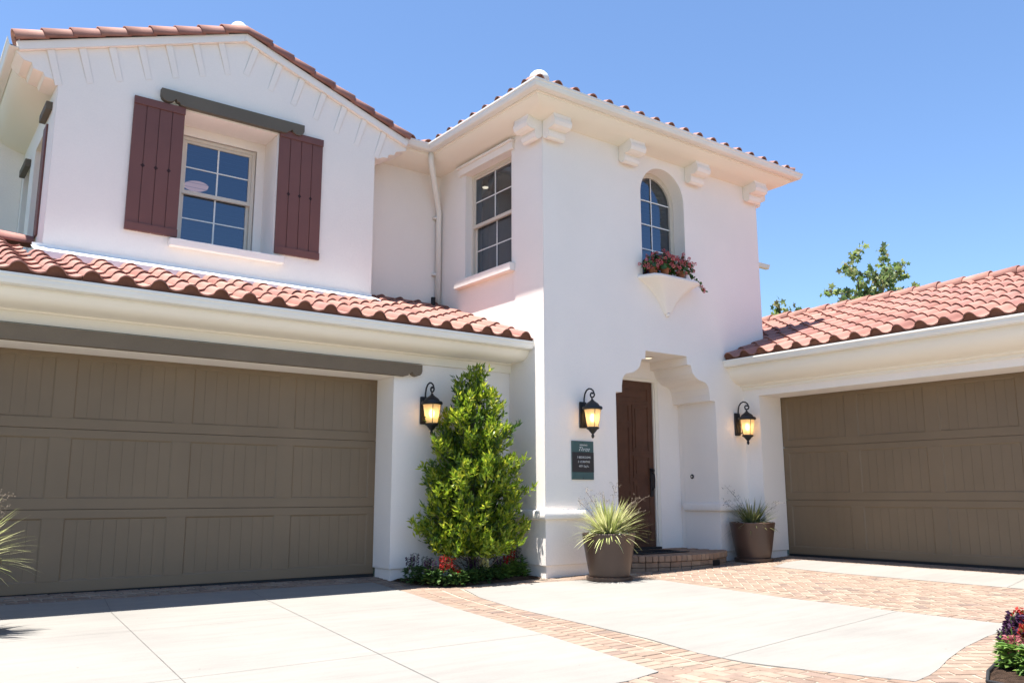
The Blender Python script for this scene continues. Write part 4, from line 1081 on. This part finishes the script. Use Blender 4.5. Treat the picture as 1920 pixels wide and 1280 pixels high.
# shrub
def shrub():
    t = thing('shrub', 'tall cone-shaped bright green evergreen shrub between garage door and tower', 'shrub', (5.82, 8.60, .0))
    r_ = random.Random(21); mb = MB(); md = MB(); tw = MB()
    prof = [(0, .30), (.2, .50), (.5, .64), (.9, .62), (1.3, .60), (1.6, .53), (1.85, .42), (2.1, .28), (2.3, .16), (2.5, .03)]
    def rad(z): return lerp(z, [p[0] for p in prof], [p[1] for p in prof])
    tw.tube([(0, 0, -.03), (.01, 0, .8), (-.02, .01, 1.6), (0, 0, 2.3)], [.035, .03, .02, .008], 7)
    def spray(B, st_, tip, nl, big=1.0):
        ax = (tip - st_).normalized()
        for k in range(nl):
            tt = k / nl; p = st_.lerp(tip, tt) + rdir(r_) * .010
            e = (ax * (.35 + tt * 1.0) + rdir(r_) * .8 + Vector((0, 0, .15))).normalized()
            leaf(B, p, e, rdir(r_, .1, 1), r_.uniform(.055, .095) * big, r_.uniform(.010, .0155) * big)
    ga = 2.39996
    for i in range(92):
        z = 2.36 * (1 - ((i + .5) / 92) ** .62)
        a = i * ga + r_.uniform(-.3, .3); L = rad(min(z + .12, 2.5)) * r_.choice([.78, .88, .95, 1.0, 1.04, 1.18]) * .95
        if z > 2.0: L *= .8
        tip = Vector((math.cos(a) * L, math.sin(a) * L * .78, z + r_.uniform(.10, .26))); tip.y = min(tip.y, .37)
        base = Vector((0, 0, max(.05, z - .18)))
        tw.tube([base, base.lerp(tip, .55) + Vector((0, 0, -.03)), tip], [.008, .005, .002], 5, cap=False)
        n_ = 13 + int(L * 20)
        for k in range(n_):
            f = .25 + .75 * (k + r_.random()) / n_
            c = base.lerp(tip, f); wd = .14 * (1.15 - .6 * f) + .04
            e = rdir(r_, -.5, 1); s0 = c + e * wd * r_.uniform(.2, 1)
            s0.y = min(s0.y, .38); s0.z = max(.30 + r_.uniform(0, .08), s0.z)
            dd = (Vector((math.cos(a) * .5, math.sin(a) * .5, .9)) + rdir(r_) * .5).normalized()
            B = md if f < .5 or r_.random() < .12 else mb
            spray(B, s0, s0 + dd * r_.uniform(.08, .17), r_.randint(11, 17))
    for k in range(26):
        c = Vector((r_.uniform(-.07, .07), r_.uniform(-.07, .07), r_.uniform(2.0, 2.42)))
        spray(mb, c, c + Vector((r_.uniform(-.06, .06), r_.uniform(-.06, .06), .14)), 14, .8)
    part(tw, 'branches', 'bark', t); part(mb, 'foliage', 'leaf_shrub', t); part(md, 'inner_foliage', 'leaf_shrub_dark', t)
shrub()

# bedding plants
def bedding(x, y, label, petalmat, leafmat, seed, h=.28, r0=.12, spikes=4, fat=1.0, group='flowers in the bed by the shrub'):
    r_ = random.Random(seed)
    t = thing('bedding_flower', label, 'flower', (x, y, G(x, y) + .02), 0, group)
    mb = MB()
    for i in range(150):
        a = r_.uniform(0, 2 * PI); z = r_.uniform(.02, max(.16, h * .62)); q = r0 * r_.uniform(.3, 1.0) * (1 - .3 * z / h)
        leaf(mb, (q * math.cos(a) * .7, q * math.sin(a) * .7, z), (math.cos(a), math.sin(a), r_.uniform(-.5, .6)), (0, 0, 1), r_.uniform(.05, .075), r_.uniform(.018, .027))
    part(mb, 'leaves', leafmat, t)
    mb = MB(); st_ = MB()
    for i in range(spikes):
        a = 2 * PI * i / max(1, spikes) + r_.uniform(-.4, .4); q = r0 * .55 * (r_.uniform(.4, 1) if i else 0); zb = h * r_.uniform(.5, .62); zt = h * r_.uniform(.85, 1.1)
        bx_, by_ = q * math.cos(a), q * math.sin(a)
        st_.tube([(bx_ * .3, by_ * .3, 0), (bx_, by_, zb), (bx_ * 1.15, by_ * 1.15, zt)], .0025, 4)
        n_ = int(34 * fat)
        for k in range(n_):
            z = zb + (zt - zb) * k / n_; f = (1 - .55 * k / n_) * .034 * fat; e = rdir(r_, -.2, .7)
            leaf(mb, (bx_ * (1 + .15 * k / n_) + e.x * f * .4, by_ * (1 + .15 * k / n_) + e.y * f * .4, z), e, rdir(r_), r_.uniform(.016, .028) * fat ** .5, r_.uniform(.006, .010) * fat ** .5)
    part(st_, 'stems', leafmat, t); part(mb, 'flower_spikes', petalmat, t)
LB = 'leaf_bed'; BR = 'leaf_bright'
beds = [
 (5.07, 8.70, 'purple flower spikes at the left end of the bed beside the garage pier', 'purple', LB, .34, .13, 5, 1.0),
 (5.20, 8.50, 'low purple flower in front of the left pier, next to the red cluster', 'purple', LB, .30, .13, 4, 1.1),
 (5.32, 8.38, 'largest red flower cluster at the left front of the bed', 'red', LB, .33, .13, 7, 1.2),
 (5.44, 8.30, 'small single red bloom low at the front of the bed', 'red', LB, .20, .11, 2, 1.5),
 (5.27, 8.72, 'leafy green plant with few purple tips behind the red cluster', 'purple', LB, .30, .12, 2, .8),
 (5.60, 8.36, 'green leafy plant between the red cluster and the cream flowers', 'purple', LB, .20, .12, 1, .6),
 (5.72, 8.42, 'dark purple flower spikes just left of the cream flowers', 'purple', LB, .28, .12, 4, 1.2),
 (5.87, 8.40, 'pale cream-yellow flower spikes in the middle of the bed', 'yellow', LB, .30, .10, 3, 1.5),
 (6.00, 8.42, 'dark leafy plant right of the cream flowers', 'purple', LB, .22, .12, 2, .8),
 (6.12, 8.46, 'violet flower spikes right of the cream flowers under the shrub', 'purple', BR, .30, .12, 4, 1.1),
 (6.24, 8.50, 'red flower right of the violet spikes with bright green leaves', 'red', BR, .27, .11, 3, 1.4),
 (6.36, 8.56, 'red flowers near the tower foot, behind the bright green leaves', 'red', BR, .38, .11, 4, 1.3),
 (6.46, 8.50, 'bright green leafy plant near the right end of the bed', 'purple', BR, .24, .12, 1, .6),
 (6.53, 8.62, 'rightmost dark purple spikes against the white tower wall', 'purple', BR, .40, .10, 4, .9),
]
for i, (x, y, lab, pm, lm, h, r0, sp, fat) in enumerate(beds): bedding(x, y + .03, lab, pm, lm, 40 + i, h * .95, r0 * 1.15, sp, fat * 1.1)
beds2 = [
 (5.36, 2.38, 'pink-red flower spikes at the left tip of the bottom right flower bed', 'pink', BR, .30, .10, 4, 1.2),
 (5.50, 2.46, 'leafy plant with slim blue-violet spikes at the bed edge, bottom right', 'purple', BR, .34, .10, 5, 1.2),
 (5.60, 2.40, 'bright scarlet flower in the bottom right flower bed', 'red', BR, .37, .11, 6, 1.8),
 (5.70, 2.52, 'tall deep purple flower clump at the top of the bottom right bed', 'purple', BR, .42, .11, 7, 1.5),
 (5.84, 2.54, 'tall red flower topping the bottom right bed', 'red', BR, .46, .10, 3, 1.4),
 (5.48, 2.28, 'low dark purple flower near the bottom edge of the photo', 'purple', BR, .24, .10, 5, 1.3),
 (5.58, 2.24, 'cream-yellow flower clump at the right edge of the photo', 'yellow', BR, .32, .10, 5, 1.4),
 (5.42, 2.14, 'pink-red flower clump in the bottom right corner of the photo', 'pink', BR, .27, .11, 6, 1.7),
 (5.26, 2.26, 'small bright green seedling on the bare soil, bottom right', 'yellow', BR, .12, .07, 0, 1.0),
]
for i, (x, y, lab, pm, lm, h, r0, sp, fat) in enumerate(beds2): bedding(x, y, lab, pm, lm, 70 + i, h * .62, r0, sp, fat * 1.15, group='flowers in the bed at bottom right')

# geranium pots on the ledge
def geranium(x, y, label, seed, R0=.15, trail=False, hgt=.24):
    r_ = random.Random(seed)
    t = thing('flower_pot', label, 'flower pot', (x, y, 4.063), 0, 'terracotta pots on the window ledge')
    mb = MB(); mb.lathe([(.045, 0), (.065, .10), (.068, .10), (.074, .105), (.074, .13), (.064, .13), (.06, .11), (0, .11)], 20); part(mb, 'pot', 'terracotta', t, angle=40)
    mb = MB(); ms = MB(); mf = MB()
    heads = []
    for i in range(150):
        e = rdir(r_, -.45, 1); q = R0 * r_.uniform(.55, 1.0); p = Vector((e.x * q * 1.0, e.y * q * .8, .15 + e.z * q * .9))
        if p.y > .16: p.y = .16
        n_ = (e + Vector((0, 0, .6))).normalized(); s_ = n_.orthogonal().normalized(); u_ = n_.cross(s_); rr = r_.uniform(.018, .033)
        vs = [p + n_ * -.004] + [p + (s_ * math.cos(k * PI / 4) + u_ * math.sin(k * PI / 4)) * rr for k in range(8)]
        mb.add(vs, [(0, 1 + k, 1 + (k + 1) % 8) for k in range(8)])
        if r_.random() < .34: heads.append(p + e * .035)
    if trail:
        pts = [Vector((.06, -.05, .10)), Vector((.16, -.07, .08)), Vector((.26, -.08, .0)), Vector((.36, -.08, -.06)), Vector((.48, -.06, -.11))]
        ms.tube(pts, .003, 5)
        for k in range(34):
            tt = r_.uniform(0, 3.99); p = pts[int(tt)].lerp(pts[int(tt) + 1], tt % 1) + rdir(r_) * .03; n_ = rdir(r_, .2, 1); s_ = n_.orthogonal().normalized(); u_ = n_.cross(s_); rr = r_.uniform(.015, .026)
            mb.add([p] + [p + (s_ * math.cos(q * PI / 4) + u_ * math.sin(q * PI / 4)) * rr for q in range(8)], [(0, 1 + q, 1 + (q + 1) % 8) for q in range(8)])
        heads += [pts[3] + Vector((-.02, -.01, .01)), pts[3] + Vector((.02, -.02, -.03)), pts[4] + Vector((-.05, 0, .0))]
    for p in heads:
        ms.tube([p * .6 + Vector((0, 0, .05)), p], .0015, 3)
        for k in range(26):
            e = rdir(r_); leaf(mf, p + e * .012, e, rdir(r_), .018, .009)
    part(mb, 'leaves', 'leaf_bed', t); part(ms, 'stems', 'leaf_bed', t); part(mf, 'blossoms', 'geranium', t)
geranium(8.60, 8.20, 'left terracotta pot of pink geraniums on the arched window ledge', 5, .20)
geranium(8.77, 8.14, 'second terracotta pot of pink geraniums, between the left pot and the trailing one', 6, .22)
geranium(9.13, 8.17, 'right terracotta pot of geraniums with a trailing stem over the ledge', 8, .23, True)

# trees beyond the right roof
def tree(x, y, label, branches, seed, trunk_h, hidden_r, n_hidden):
    t = thing('sycamore_tree', label, 'tree', (x, y, -.06), 0, 'trees behind the right roof')
    r_ = random.Random(seed); tr = MB(); mb = MB()
    def star(p, n_, rr):
        s_ = n_.orthogonal().normalized(); u_ = n_.cross(s_); a0 = r_.uniform(0, 6); vs = [p]
        for k in range(10):
            a = a0 + k * PI / 5; q = rr * (1 if k % 2 == 0 else .5); vs.append(p + (s_ * math.cos(a) + u_ * math.sin(a)) * q + n_ * (-.15 * q))
        mb.add(vs, [(0, 1 + k, 1 + (k + 1) % 10) for k in range(10)])
    tr.tube([(0, 0, 0), (.05, .02, trunk_h * .5), (0, 0, trunk_h)], [.17, .13, .08], 10)
    for br in branches:
        pts = [Vector((bx - x, dy, bz + .06)) for bx, bz, dy in br]
        full = [Vector((0, 0, trunk_h * .93))] + pts
        tr.tube(full, [.05] + [max(.006, .028 * (1 - i / len(pts))) for i in range(len(pts))], 6)
        for i in range(len(pts) - 1):
            L = (pts[i + 1] - pts[i]).length
            for k in range(int(L / .021)):
                p = pts[i].lerp(pts[i + 1], r_.random()); e = rdir(r_, -.4, 1); q = p + e * r_.uniform(.05, .30) * (1 - .35 * (i + .5) / len(pts))
                if r_.random() < .25: tr.tube([p, q], .004, 3)
                star(q, rdir(r_, -.2, 1), r_.uniform(.07, .135))
    for _ in range(n_hidden):
        e = rdir(r_); q = hidden_r * r_.random() ** .4; p = Vector((e.x * q, e.y * q, trunk_h * .78 + e.z * q * .62))
        star(p, rdir(r_, 0, 1), r_.uniform(.07, .12))
    part(tr, 'trunk', 'bark', t); part(mb, 'crown', 'leaf_tree', t)
B = [[(23.76, 6.0), (23.66, 6.91), (23.56, 7.57), (23.49, 7.98), (23.31, 8.43)], [(24.1, 6.0), (24.18, 6.97), (24.71, 7.75), (25.27, 8.35), (25.44, 8.9)], [(25.2, 6.3), (25.35, 7.35), (25.68, 7.8), (26.33, 8.53)],
     [(23.61, 7.01), (23.05, 7.35), (22.7, 7.69)], [(23.4, 6.83), (22.81, 7.02), (22.43, 7.05)], [(24.44, 7.01), (25.81, 7.40), (27.01, 7.79)], [(23.59, 6.84), (22.77, 6.71), (22.1, 6.5)],
     [(25.18, 7.72), (25.89, 8.03), (26.5, 8.12)], [(24.3, 6.9), (24.49, 7.37), (23.95, 7.72), (23.99, 8.02)], [(24.0, 6.5), (24.6, 7.0), (25.6, 7.15)]]
rr = random.Random(9)
B = [[(a, c - .1, rr.uniform(-.5, .5) * (i > 0)) for i, (a, c) in enumerate(b_)] for b_ in B]
tree(24.1, 14.0, 'airy sycamore crown rising above the right garage roof', B, 12, 6.3, 1.9, 1500)
B2 = [[(19.9, 5.2, 0), (19.75, 5.9, .1), (19.6, 6.2, 0)], [(20.2, 5.3, 0), (20.35, 5.9, 0), (20.5, 6.15, .1)], [(20.0, 5.4, .2), (20.05, 6.0, .2)], [(19.8, 5.3, 0), (19.4, 5.75, 0)], [(20.3, 5.3, 0), (20.75, 5.8, 0)]]
tree(20.0, 14.0, 'small treetop just right of the tower above the tile ridge', B2, 13, 4.9, 1.0, 700)
